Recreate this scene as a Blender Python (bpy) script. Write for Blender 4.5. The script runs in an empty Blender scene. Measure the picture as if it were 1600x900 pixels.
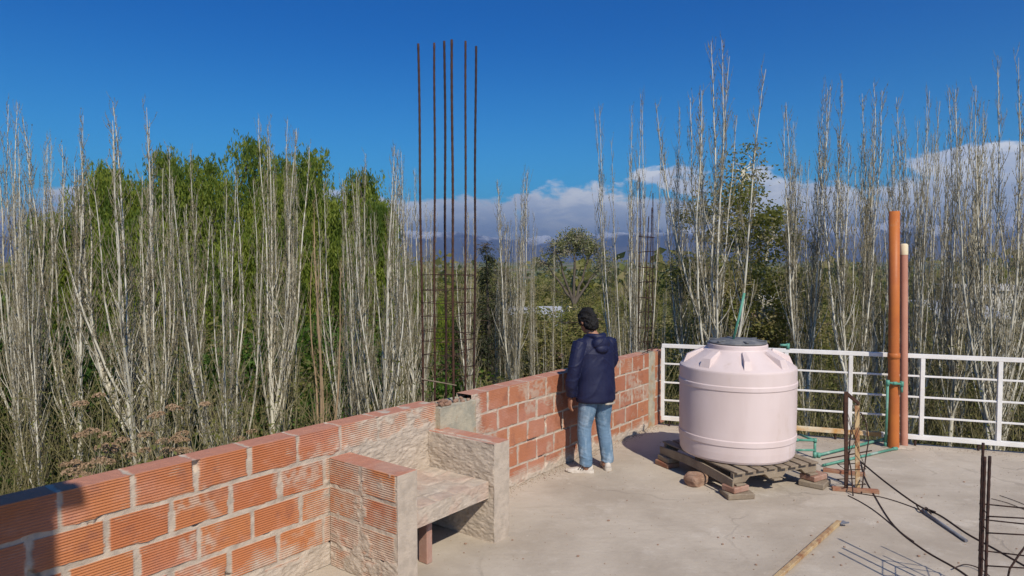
import bpy, math, random
import numpy as np
from mathutils import Vector, Matrix

# ------------------------------------------------------------------ camera, sky, sun, exposure
SC = bpy.context.scene
COL = SC.collection
R = math.radians
F = 1067.0
PITCH = math.atan(42 / F)
CAMH = 2.2
cam = bpy.data.objects.new('camera', bpy.data.cameras.new('camera'))
COL.objects.link(cam)
cam.location = (0, 0, CAMH)
cam.rotation_euler = (math.pi / 2 - PITCH, 0, 0)
cam.data.sensor_width = 36
cam.data.lens = 36 * F / 1600
cam.data.clip_start = 0.05
cam.data.clip_end = 60000
SC.camera = cam

SUN_AZ = 160.0      # clockwise from +Y
SUN_EL = 43.0
sd = bpy.data.lights.new('sun', 'SUN')
sd.energy = 4.6
sd.angle = R(0.53)
sd.color = (1.0, 0.92, 0.80)
sun = bpy.data.objects.new('sun', sd)
COL.objects.link(sun)
tosun = Vector((math.sin(R(SUN_AZ)) * math.cos(R(SUN_EL)), math.cos(R(SUN_AZ)) * math.cos(R(SUN_EL)), math.sin(R(SUN_EL))))
sun.rotation_euler = tosun.to_track_quat('Z', 'Y').to_euler()
SC.view_settings.view_transform = 'Standard'
SC.view_settings.look = 'None'
SC.view_settings.exposure = 0.08
SC.view_settings.gamma = 1.0
SC.view_settings.use_curve_mapping = False
SC.cycles.max_bounces = 5
SC.cycles.diffuse_bounces = 2
SC.cycles.transparent_max_bounces = 8
SC.cycles.volume_bounces = 0
SC.cycles.use_denoising = True

class NT:
    """tiny helper round a node tree"""
    def __init__(s, tree):
        s.t = tree
    def n(s, typ, ins=None, **kw):
        nd = s.t.nodes.new(typ)
        for k, v in kw.items():
            setattr(nd, k, v)
        for k, v in (ins or {}).items():
            sock = nd.inputs[k]
            if hasattr(v, 'is_output') or isinstance(v, bpy.types.NodeSocket):
                s.t.links.new(v, sock)
            else:
                sock.default_value = v
        return nd
    def math(s, op, a, b=0.0, c=None, clamp=False):
        ins = {0: a, 1: b}
        if c is not None: ins[2] = c
        return s.n('ShaderNodeMath', ins, operation=op, use_clamp=clamp).outputs[0]
    def ss(s, x, lo, hi, o0=0.0, o1=1.0):
        return s.n('ShaderNodeMapRange', {'Value': x, 'From Min': lo, 'From Max': hi, 'To Min': o0, 'To Max': o1}, interpolation_type='SMOOTHSTEP').outputs[0]
    def mix(s, f, a, b, mode='MIX'):
        nd = s.n('ShaderNodeMix', {0: f}, data_type='RGBA', blend_type=mode)
        for k, v in ((6, a), (7, b)):
            if isinstance(v, bpy.types.NodeSocket): s.t.links.new(v, nd.inputs[k])
            else: nd.inputs[k].default_value = tuple(v) + (1,) if len(v) == 3 else v
        return nd.outputs[2]
    def noise(s, vec, scale, detail=4, rough=0.55, dist=0.0):
        ins = {'Scale': scale, 'Detail': detail, 'Roughness': rough, 'Distortion': dist}
        if vec is not None: ins['Vector'] = vec
        return s.n('ShaderNodeTexNoise', ins).outputs[0]

world = bpy.data.worlds.new('World')
SC.world = world
world.use_nodes = True
wt = world.node_tree
wt.nodes.clear()
w = NT(wt)
sky = w.n('ShaderNodeTexSky', sky_type='NISHITA', sun_disc=False, sun_elevation=R(SUN_EL), sun_rotation=R(SUN_AZ),
          altitude=900.0, air_density=1.0, dust_density=0.25, ozone_density=2.5)
tc = w.n('ShaderNodeTexCoord').outputs['Generated']
sep = w.n('ShaderNodeSeparateXYZ', {0: tc})
el = w.math('ARCSINE', sep.outputs[2])
az = w.math('ARCTAN2', sep.outputs[0], sep.outputs[1])
eldeg = w.math('MULTIPLY', el, 57.29578)
azdeg = w.math('MULTIPLY', az, 57.29578)
tint = w.mix(w.ss(eldeg, 3.0, 21.0), (0.22, 1.04, 1.44), (0.0, 0.56, 1.25))      # deep dry-air blue, paler low down
skyc = w.mix(1.0, sky.outputs[0], tint, 'MULTIPLY')
# cloud bank over the mountains: billows laid out by azimuth and elevation
uv = w.n('ShaderNodeCombineXYZ', {0: w.math('MULTIPLY', azdeg, 0.16), 1: w.math('MULTIPLY', eldeg, 0.34), 2: 3.7}).outputs[0]
n1 = w.noise(uv, 1.0, 9, 0.56, 0.25)
uvb = w.n('ShaderNodeCombineXYZ', {0: w.math('MULTIPLY', azdeg, 0.05), 1: 0.0, 2: 1.3}).outputs[0]
nb = w.noise(uvb, 1.0, 2, 0.5)
top = w.math('ADD', w.math('MULTIPLY', w.math('SUBTRACT', nb, 0.5), 3.0), 6.1)      # height of the bank in degrees
rise = w.ss(azdeg, 20.0, 37.0, 0.0, 2.5)
top = w.math('ADD', w.math('ADD', top, rise), w.ss(azdeg, -18.0, -27.0, 0.0, -1.6))
hh = w.math('DIVIDE', w.math('SUBTRACT', top, eldeg), 3.2)
dens = w.math('ADD', w.math('MULTIPLY', w.math('SUBTRACT', n1, 0.5), 3.8), hh)
mask = w.ss(dens, 0.0, 0.36)
uv2 = w.n('ShaderNodeCombineXYZ', {0: w.math('MULTIPLY', azdeg, 0.22), 1: w.math('ADD', w.math('MULTIPLY', eldeg, 0.5), 0.25), 2: 7.7}).outputs[0]
n2 = w.noise(uv2, 1.0, 7, 0.6, 0.3)
lit = w.math('ADD', w.ss(n2, 0.40, 0.62), w.ss(dens, 0.9, 0.1, 0.0, 0.35), clamp=True)
cc = w.mix(lit, (8.2, 8.9, 10.6), (12.6, 12.7, 13.0))
maskl = w.math('MULTIPLY', mask, 0.93)
final = w.mix(maskl, skyc, cc)
bg = w.n('ShaderNodeBackground', {'Color': final, 'Strength': 0.078})
wo = w.n('ShaderNodeOutputWorld', {'Surface': bg.outputs[0]})

# ------------------------------------------------------------------ pixels of the photograph to places
FW = Vector((0, math.cos(PITCH), -math.sin(PITCH)))
UP = Vector((0, math.sin(PITCH), math.cos(PITCH)))
CAM = Vector((0, 0, CAMH))
def ray(px, py):
    return FW + Vector((1, 0, 0)) * ((px - 800) / F) + UP * ((450 - py) / F)
def onz(px, py, z=0.0):
    d = ray(px, py); t = (z - CAMH) / d.z
    return CAM + d * t
def aty(px, py, Y):
    d = ray(px, py); return CAM + d * (Y / d.y)

# wall line: front face through (0, 6.59), running along D, terrace on the side of N
D = Vector((0.6117, 0.7911, 0)); N = Vector((0.7911, -0.6117, 0)); W0 = Vector((0, 6.59, 0))
def P(s, n, z=0.0):
    return W0 + D * s + N * n + Vector((0, 0, z))

# ------------------------------------------------------------------ mesh helpers
def link(name, me, parent=None):
    o = bpy.data.objects.new(name, me); COL.objects.link(o)
    if parent: o.parent = parent
    return o
def tag(o, label, cat, group=None):
    o['label'] = label; o['category'] = cat
    if group: o['group'] = group
    return o
def thing(name, label, cat, loc=(0, 0, 0), rz=0.0, group=None):
    o = bpy.data.objects.new(name, None); COL.objects.link(o)
    o.location = loc; o.rotation_euler = (0, 0, rz); o.empty_display_size = 0.2
    return tag(o, label, cat, group)
def arr_mesh(name, V, Fq, mats, mi=None, smooth=False, attrs=None):
    """V (n,3), Fq (m,4) or (m,3) int arrays"""
    V = np.asarray(V, np.float32); Fq = np.asarray(Fq, np.int32)
    k = Fq.shape[1]; m = len(Fq)
    me = bpy.data.meshes.new(name)
    me.vertices.add(len(V)); me.vertices.foreach_set('co', V.ravel())
    me.loops.add(m * k); me.loops.foreach_set('vertex_index', Fq.ravel())
    me.polygons.add(m)
    me.polygons.foreach_set('loop_start', np.arange(0, m * k, k, dtype=np.int32))
    me.polygons.foreach_set('loop_total', np.full(m, k, np.int32))
    if mi is not None: me.polygons.foreach_set('material_index', np.asarray(mi, np.int32))
    me.polygons.foreach_set('use_smooth', np.full(m, smooth))
    for a, vals in (attrs or {}).items():
        at = me.attributes.new(a, 'FLOAT', 'POINT'); at.data.foreach_set('value', np.asarray(vals, np.float32))
    me.update(calc_edges=True)
    for mt in (mats if isinstance(mats, (list, tuple)) else [mats]): me.materials.append(mt)
    return me

class MB:
    """collects quads / tris / tubes into one mesh"""
    def __init__(s):
        s.v = []; s.f = []; s.m = []; s.mi = 0; s.sm = []
    def add(s, verts, faces, smooth=False):
        b = len(s.v); s.v += [tuple(v) for v in verts]
        for f in faces:
            s.f.append([b + i for i in f]); s.m.append(s.mi); s.sm.append(smooth)
    def obox(s, c, ax, ay, az, bev=0.0):
        """box by centre and three half-axis vectors, with small bevel"""
        c = Vector(c); ax = Vector(ax); ay = Vector(ay); az = Vector(az)
        if bev <= 0:
            vs = [c + ax * i + ay * j + az * k for i in (-1, 1) for j in (-1, 1) for k in (-1, 1)]
            s.add(vs, [(0, 1, 3, 2), (4, 6, 7, 5), (0, 4, 5, 1), (2, 3, 7, 6), (0, 2, 6, 4), (1, 5, 7, 3)])
            return
        lx, ly, lz = ax.length, ay.length, az.length
        bx, by, bz = [max(0.01, 1 - bev / l) for l in (lx, ly, lz)]
        vs = []; idx = {}
        for i in (-1, 1):
            for j in (-1, 1):
                for k in (-1, 1):
                    for t in range(3):
                        p = [i * (1 if t == 0 else bx), j * (1 if t == 1 else by), k * (1 if t == 2 else bz)]
                        idx[(i, j, k, t)] = len(vs); vs.append(c + ax * p[0] + ay * p[1] + az * p[2])
        fs = []
        g = lambda i, j, k, t: idx[(i, j, k, t)]
        for t in range(3):
            for sgn in (-1, 1):
                q = []
                for a, b in ((-1, -1), (1, -1), (1, 1), (-1, 1)):
                    ijk = [0, 0, 0]; ijk[t] = sgn; ijk[(t + 1) % 3] = a; ijk[(t + 2) % 3] = b
                    q.append(g(*ijk, t))
                fs.append(q if sgn > 0 else q[::-1])
        for t in range(3):           # edge strips run along axis t
            a_, b_ = (t + 1) % 3, (t + 2) % 3
            for sa in (-1, 1):
                for sb in (-1, 1):
                    def gg(st, tt):
                        ijk = [0, 0, 0]; ijk[t] = st; ijk[a_] = sa; ijk[b_] = sb
                        return g(*ijk, tt)
                    q = [gg(-1, a_), gg(1, a_), gg(1, b_), gg(-1, b_)]
                    fs.append(q if sa * sb > 0 else q[::-1])
        for i in (-1, 1):
            for j in (-1, 1):
                for k in (-1, 1):
                    q = [g(i, j, k, 0), g(i, j, k, 1), g(i, j, k, 2)]
                    fs.append(q if i * j * k > 0 else q[::-1])
        s.add(vs, fs)
    def box(s, x0, x1, y0, y1, z0, z1, bev=0.0):
        s.obox(((x0 + x1) / 2, (y0 + y1) / 2, (z0 + z1) / 2), ((x1 - x0) / 2, 0, 0), (0, (y1 - y0) / 2, 0), (0, 0, (z1 - z0) / 2), bev)
    def beam(s, a, b, wx, wz, bev=0.0, up=(0, 0, 1)):
        a = Vector(a); b = Vector(b); d = (b - a)
        L = d.length; d.normalize(); u = Vector(up)
        x = d.cross(u)
        if x.length < 1e-3: x = d.cross(Vector((1, 0, 0)))
        x.normalize(); z = x.cross(d).normalized()
        s.obox((a + b) / 2, d * L / 2, x * wx / 2, z * wz / 2, bev)
    def tube(s, pts, rad, n=8, cap=True, smooth=True, closed=False):
        pts = [Vector(p) for p in pts]
        if not hasattr(rad, '__len__'): rad = [rad] * len(pts)
        m = len(pts); rings = []; ref = None
        for i, p in enumerate(pts):
            if closed: t = pts[(i + 1) % m] - pts[i - 1]
            else: t = pts[min(i + 1, m - 1)] - pts[max(i - 1, 0)]
            if t.length < 1e-9: t = Vector((0, 0, 1))
            t.normalize()
            if ref is None:
                ref = t.cross(Vector((0, 0, 1)))
                if ref.length < 0.05: ref = t.cross(Vector((1, 0, 0)))
            ref = (ref - t * ref.dot(t)).normalized()
            q = t.cross(ref)
            rings.append([p + (ref * math.cos(2 * math.pi * k / n) + q * math.sin(2 * math.pi * k / n)) * rad[i] for k in range(n)])
        vs = [v for r in rings for v in r]; fs = []
        for i in range(m if closed else m - 1):
            j = (i + 1) % m
            for k in range(n):
                k2 = (k + 1) % n
                fs.append((i * n + k, i * n + k2, j * n + k2, j * n + k))
        s.add(vs, fs, smooth)
        if cap and not closed:
            b = len(s.v) - len(vs)
            s.f.append([b + k for k in range(n)][::-1]); s.m.append(s.mi); s.sm.append(False)
            s.f.append([b + (m - 1) * n + k for k in range(n)]); s.m.append(s.mi); s.sm.append(False)
    def lathe(s, prof, n=48, c=(0, 0, 0), smooth=True):
        vs = []; c = Vector(c)
        for r, z in prof:
            for k in range(n):
                a = 2 * math.pi * k / n
                vs.append(c + Vector((r * math.cos(a), r * math.sin(a), z)))
        fs = [(i * n + k, i * n + (k + 1) % n, (i + 1) * n + (k + 1) % n, (i + 1) * n + k) for i in range(len(prof) - 1) for k in range(n)]
        s.add(vs, fs, smooth)
    def build(s, name, mats, parent=None):
        me = bpy.data.meshes.new(name)
        me.from_pydata(s.v, [], s.f)
        for mt in (mats if isinstance(mats, (list, tuple)) else [mats]): me.materials.append(mt)
        me.polygons.foreach_set('material_index', s.m)
        me.polygons.foreach_set('use_smooth', s.sm)
        me.update()
        return link(name, me, parent)

# numpy value noise
def _h(ix, iy, seed):
    n = (ix.astype(np.int64) * 374761393 + iy.astype(np.int64) * 668265263 + seed * 1442695041) & 0xffffffff
    n = ((n ^ (n >> 13)) * 1274126177) & 0xffffffff
    n = n ^ (n >> 16)
    return (n & 0xffffff) / float(0xffffff)
def vnoise(x, y, seed=0):
    x = np.asarray(x, float); y = np.asarray(y, float)
    ix = np.floor(x); iy = np.floor(y); fx = x - ix; fy = y - iy
    fx = fx * fx * (3 - 2 * fx); fy = fy * fy * (3 - 2 * fy)
    a = _h(ix, iy, seed); b = _h(ix + 1, iy, seed); c = _h(ix, iy + 1, seed); d = _h(ix + 1, iy + 1, seed)
    return (a * (1 - fx) + b * fx) * (1 - fy) + (c * (1 - fx) + d * fx) * fy
def fbm(x, y, seed=0, o=4):
    t = 0; a = 0.5; tot = 0
    for i in range(o):
        t = t + a * vnoise(np.asarray(x) * 2 ** i, np.asarray(y) * 2 ** i, seed + i * 7); tot += a; a *= 0.5
    return t / tot
def sstep(x, a, b):
    t = np.clip((x - a) / (b - a), 0, 1); return t * t * (3 - 2 * t)

# ------------------------------------------------------------------ materials
def mat(name):
    m = bpy.data.materials.new(name); m.use_nodes = True
    t = m.node_tree; t.nodes.clear(); k = NT(t)
    b = k.n('ShaderNodeBsdfPrincipled'); o = k.n('ShaderNodeOutputMaterial', {'Surface': b.outputs[0]})
    return m, k, b
def vary(name, c1, c2, scale=6.0, rough=0.8, bump=0.0, bscale=60.0, c3=None, s3=40.0, lo=0.35, hi=0.65, metallic=0.0, obj=True, stretch=None, t3=(0.55, 0.75), spec=0.3, bdist=0.01):
    m, k, b = mat(name)
    co = k.n('ShaderNodeTexCoord').outputs['Object']
    if stretch: co = k.n('ShaderNodeMapping', {'Vector': co, 'Scale': stretch}).outputs[0]
    c = k.mix(k.ss(k.noise(co, scale, 5, 0.6), lo, hi), c1, c2)
    if c3: c = k.mix(k.ss(k.noise(co, s3, 5, 0.65), *t3), c, c3)
    b.inputs['Base Color'].default_value = (*c1, 1)
    k.t.links.new(c, b.inputs['Base Color'])
    b.inputs['Roughness'].default_value = rough; b.inputs['Metallic'].default_value = metallic
    b.inputs['Specular IOR Level'].default_value = spec
    if bump > 0:
        bp = k.n('ShaderNodeBump', {'Height': k.noise(co, bscale, 5, 0.65), 'Strength': bump, 'Distance': bdist})
        k.t.links.new(bp.outputs[0], b.inputs['Normal'])
    return m

def leafmat(name, c1, c2, c3=None, trans=0.35):
    """leaf colour varies leaf by leaf (attribute rnd) and clump by clump; light comes through"""
    m, k, b = mat(name)
    at = k.n('ShaderNodeAttribute', attribute_name='rnd').outputs['Fac']
    co = k.n('ShaderNodeTexCoord').outputs['Object']
    c = k.mix(at, c1, c2)
    if c3: c = k.mix(k.ss(k.noise(co, 0.9, 3), 0.42, 0.62), c, c3)
    k.t.links.new(c, b.inputs['Base Color']); b.inputs['Roughness'].default_value = 0.6
    b.inputs['Specular IOR Level'].default_value = 0.25
    tr = k.n('ShaderNodeBsdfTranslucent', {'Color': k.mix(0.35, c, (0.5, 0.6, 0.05))})
    mx = k.n('ShaderNodeMixShader', {0: trans, 1: b.outputs[0], 2: tr.outputs[0]})
    out = [n for n in k.t.nodes if n.type == 'OUTPUT_MATERIAL'][0]
    k.t.links.new(mx.outputs[0], out.inputs['Surface'])
    return m

def masonry_mat(name, b1, b2, mort=(0.54, 0.45, 0.355)):
    m, k, b = mat(name)
    A = lambda n: k.n('ShaderNodeAttribute', attribute_name=n).outputs['Fac']
    co = k.n('ShaderNodeTexCoord').outputs['Object']
    c = k.mix(A('rnd'), b1, b2)
    c = k.mix(k.ss(k.noise(co, 9, 4), 0.52, 0.72, 0, 0.5), c, (0.20, 0.075, 0.05))            # fired dark patches
    c = k.mix(k.ss(k.noise(co, 5.5, 5, 0.65), 0.50, 0.70, 0, 0.45), c, (0.55, 0.29, 0.19))    # lime bloom
    c = k.mix(A('dust'), c, (0.50, 0.25, 0.185))
    mc = k.mix(k.ss(k.noise(co, 14, 5), 0.35, 0.7), mort, tuple(x * 0.8 for x in mort))
    mc = k.mix(k.ss(k.noise(co, 90, 3), 0.62, 0.72, 0, 0.6), mc, tuple(x * 0.6 for x in mort))
    c = k.mix(A('mort'), c, mc)
    k.t.links.new(c, b.inputs['Base Color']); b.inputs['Roughness'].default_value = 0.88
    b.inputs['Specular IOR Level'].default_value = 0.2
    bp = k.n('ShaderNodeBump', {'Height': k.noise(co, 110, 5, 0.75), 'Strength': 0.9, 'Distance': 0.005})
    k.t.links.new(bp.outputs[0], b.inputs['Normal'])
    return m

M = {}
M['brick'] = masonry_mat('hollow_brick', (0.42, 0.125, 0.038), (0.50, 0.185, 0.055))
M['brickfar'] = masonry_mat('hollow_brick_pink', (0.38, 0.13, 0.06), (0.46, 0.18, 0.08))
M['mortar'] = vary('mortar', (0.52, 0.445, 0.35), (0.44, 0.37, 0.29), 8, 0.9, 0.6, 70, (0.27, 0.22, 0.17), 30)
M['conc_old'] = vary('old_concrete', (0.46, 0.41, 0.30), (0.33, 0.31, 0.24), 7, 0.9, 0.5, 60, (0.42, 0.21, 0.09), 4, t3=(0.50, 0.66))
M['rust'] = vary('rusty_steel', (0.055, 0.028, 0.020), (0.095, 0.044, 0.027), 30, 0.75, 0.6, 200, (0.03, 0.018, 0.015), 50, metallic=0.2)
M['rustdark'] = vary('dark_rusty_steel', (0.036, 0.021, 0.018), (0.065, 0.031, 0.022), 30, 0.75, 0.6, 200, metallic=0.2)
M['white'] = vary('white_paint', (0.80, 0.78, 0.74), (0.72, 0.69, 0.64), 5, 0.45, 0.1, 60, (0.30, 0.13, 0.05), 11, t3=(0.69, 0.74))
M['whiterust'] = vary('rusted_white_paint', (0.68, 0.58, 0.40), (0.55, 0.30, 0.10), 5, 0.6, 0.3, 60, (0.70, 0.66, 0.58), 9)
M['yellowrust'] = vary('rusted_yellow_paint', (0.50, 0.36, 0.19), (0.26, 0.105, 0.045), 7, 0.75, 0.4, 80, (0.56, 0.47, 0.33), 16, lo=0.42, hi=0.72)
M['pvc'] = vary('orange_pipe', (0.50, 0.155, 0.035), (0.43, 0.125, 0.035), 4, 0.5, 0.05, 40, (0.42, 0.20, 0.10), 6, t3=(0.6, 0.75))
M['pvcpink'] = vary('pink_pipe', (0.50, 0.245, 0.17), (0.45, 0.21, 0.145), 4, 0.55)
M['cream'] = vary('cream_cap', (0.72, 0.62, 0.42), (0.66, 0.56, 0.38), 8, 0.6)
M['green'] = vary('green_pipe', (0.07, 0.25, 0.17), (0.13, 0.33, 0.25), 4, 0.45, 0, 10, (0.33, 0.44, 0.38), 5, t3=(0.55, 0.72))
M['wood'] = vary('weathered_wood', (0.30, 0.24, 0.17), (0.22, 0.17, 0.12), 5, 0.85, 0.5, 30, (0.36, 0.30, 0.22), 9, stretch=(1, 1, 1))
M['redwood'] = vary('painted_wood', (0.30, 0.12, 0.07), (0.34, 0.22, 0.14), 7, 0.85, 0.4, 40)
M['stone'] = vary('red_stone', (0.26, 0.15, 0.10), (0.36, 0.24, 0.17), 9, 0.9, 0.8, 50)
M['tank'] = vary('tank_plastic', (0.69, 0.575, 0.545), (0.64, 0.525, 0.49), 3.0, 0.5, 0.03, 90, (0.50, 0.38, 0.29), 5.0, t3=(0.60, 0.85), spec=0.35, stretch=(1, 1, .35))
M['lid'] = vary('lid_plastic', (0.12, 0.125, 0.13), (0.19, 0.19, 0.185), 9, 0.55)
M['grey'] = vary('grey_tube', (0.22, 0.23, 0.25), (0.14, 0.14, 0.16), 8, 0.5)
M['wire'] = vary('dark_wire', (0.035, 0.025, 0.02), (0.07, 0.04, 0.03), 20, 0.8)
M['black'] = vary('black_rubber', (0.02, 0.02, 0.022), (0.03, 0.03, 0.03), 20, 0.7)
# ------------------------------------------------------------------ ground, terrace slab, house under it
GZ = -6.0
def ground():
    m, k, b = mat('valley_ground')
    geo = k.n('ShaderNodeNewGeometry').outputs['Position']
    c = k.mix(k.ss(k.noise(geo, 0.12, 5), 0.4, 0.62), (0.16, 0.125, 0.08), (0.09, 0.10, 0.035))
    v = k.n('ShaderNodeTexVoronoi', {'Vector': geo, 'Scale': 0.009}, feature='F1')
    sp = k.n('ShaderNodeSeparateColor', {0: v.outputs['Color']})
    fld = k.mix(k.ss(sp.outputs[0], 0.35, 0.55), (0.11, 0.13, 0.03), (0.20, 0.17, 0.10))
    fld = k.mix(k.ss(sp.outputs[1], 0.6, 0.7), fld, (0.06, 0.085, 0.03))
    sxyz = k.n('ShaderNodeSeparateXYZ', {0: geo})
    far = k.ss(sxyz.outputs[1], 60, 140)
    c = k.mix(far, c, fld)
    c = k.mix(k.ss(k.noise(geo, 3.0, 5), 0.5, 0.7, 0, 0.6), c, (0.20, 0.17, 0.12))
    k.t.links.new(c, b.inputs['Base Color']); b.inputs['Roughness'].default_value = 0.95
    bp = k.n('ShaderNodeBump', {'Height': k.noise(geo, 2.0, 5), 'Strength': 0.6, 'Distance': 0.2})
    k.t.links.new(bp.outputs[0], b.inputs['Normal'])
    g = 121
    ax = np.sinh(np.linspace(-6.2, 6.2, g)) / math.sinh(6.2)
    X, Y = np.meshgrid(ax * 14000, ax * 14000 + 30)
    rr = np.hypot(X, Y)
    Z = GZ + (fbm(X * 0.05, Y * 0.05, 3) - 0.5) * 0.9 * sstep(rr, 25, 60)
    V = np.stack([X.ravel(), Y.ravel(), Z.ravel()], 1)
    I = np.arange(g * g).reshape(g, g)
    Fq = np.stack([I[:-1, :-1], I[:-1, 1:], I[1:, 1:], I[1:, :-1]], -1).reshape(-1, 4)
    o = link('ground', arr_mesh('ground', V, Fq, m, smooth=True)); o['kind'] = 'structure'
ground()

def floor_mat():
    m, k, b = mat('terrace_concrete')
    geo = k.n('ShaderNodeNewGeometry').outputs['Position']
    c = k.mix(k.ss(k.noise(geo, 0.9, 6, 0.6, 0.4), 0.35, 0.68), (0.51, 0.44, 0.35), (0.38, 0.32, 0.25))
    c = k.mix(k.ss(k.noise(geo, 3.4, 6, 0.7), 0.52, 0.74, 0, 0.55), c, (0.58, 0.515, 0.43))
    c = k.mix(k.ss(k.noise(geo, 7.0, 5, 0.7, 1.0), 0.60, 0.74, 0, 0.40), c, (0.33, 0.275, 0.22))
    c = k.mix(k.ss(k.noise(geo, 60, 4, 0.7), 0.6, 0.75, 0, 0.35), c, (0.22, 0.18, 0.14))
    tro = k.n('ShaderNodeMapping', {'Vector': geo, 'Rotation': (0, 0, 0.9), 'Scale': (1.2, 9.0, 1)}).outputs[0]
    c = k.mix(k.ss(k.noise(tro, 1.6, 5, 0.65, 0.8), 0.52, 0.70, 0, 0.35), c, (0.37, 0.31, 0.24))
    c = k.mix(k.ss(k.noise(geo, 1.7, 7, 0.75, 0.3), 0.60, 0.64, 0, 0.45), c, (0.60, 0.53, 0.43))      # cement splashes
    c = k.mix(k.ss(k.noise(geo, 220, 3, 0.7), 0.60, 0.72, 0, 0.45), c, (0.27, 0.22, 0.17))
    # hairline cracks
    wp = k.n('ShaderNodeVectorMath', {0: geo, 1: k.n('ShaderNodeVectorMath', {0: k.n('ShaderNodeTexNoise', {'Vector': geo, 'Scale': 2.3, 'Detail': 4.0}).outputs['Color'], 'Scale': 0.5}, operation='SCALE').outputs[0]}, operation='ADD').outputs[0]
    v = k.n('ShaderNodeTexVoronoi', {'Vector': wp, 'Scale': 0.42}, feature='DISTANCE_TO_EDGE').outputs['Distance']
    cr = k.math('MULTIPLY', k.ss(v, 0.010, 0.003), k.ss(k.noise(geo, 0.8, 2), 0.45, 0.6))
    c = k.mix(k.math('MULTIPLY', cr, 0.25), c, (0.17, 0.14, 0.11))
    k.t.links.new(c, b.inputs['Base Color']); b.inputs['Roughness'].default_value = 0.92
    b.inputs['Specular IOR Level'].default_value = 0.2
    h = k.math('ADD', k.math('MULTIPLY', k.noise(geo, 26, 6, 0.7), 0.5), k.math('MULTIPLY', k.noise(geo, 3.0, 3), 1.5))
    h = k.math('SUBTRACT', h, k.math('MULTIPLY', cr, 0.3))
    bp = k.n('ShaderNodeBump', {'Height': h, 'Strength': 0.55, 'Distance': 0.015})
    k.t.links.new(bp.outputs[0], b.inputs['Normal'])
    return m
M['floor'] = floor_mat()
RD = Vector((0.942, -0.335, 0)).normalized(); RN = Vector((-0.335, -0.942, 0)).normalized() * 1.0   # rail direction, and towards the terrace
RP = Vector((2.0, 9.07, 0))
def slab():
    a = P(-9.5, -0.19); b = P(3.42, -0.19); c = RP + RD * 0.0 - RN * 0.10; d = RP + RD * 9 - RN * 0.10
    poly = [a, b, c, d, Vector((d.x, -9, 0)), Vector((a.x, -9, 0))]
    mb = MB()
    vs = [Vector((p.x, p.y, 0)) for p in poly] + [Vector((p.x, p.y, -0.22)) for p in poly]
    n = len(poly)
    mb.add(vs, [list(range(n))[::-1], list(range(n, 2 * n))] + [(i, (i + 1) % n, n + (i + 1) % n, n + i) for i in range(n)])
    o = mb.build('terrace_floor', M['floor']); o['kind'] = 'structure'
    # orient normals consistently
    import bmesh
    bm = bmesh.new(); bm.from_mesh(o.data); bmesh.ops.recalc_face_normals(bm, faces=bm.faces); bm.to_mesh(o.data); bm.free()
    cen = sum(poly, Vector()) / n
    mb = MB()
    q = [cen + (p - cen) * 0.985 for p in poly]
    vs = [Vector((p.x, p.y, -0.223)) for p in q] + [Vector((p.x, p.y, GZ - 0.3)) for p in q]
    mb.add(vs, [list(range(n))[::-1], list(range(n, 2 * n))] + [(i, (i + 1) % n, n + (i + 1) % n, n + i) for i in range(n)])
    ho = mb.build('storey_wall', M['mortar'])
    bm = bmesh.new(); bm.from_mesh(ho.data); bmesh.ops.recalc_face_normals(bm, faces=bm.faces); bm.to_mesh(ho.data); bm.free()
    ho.name = 'house_below'; ho['kind'] = 'structure'
slab()

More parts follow.
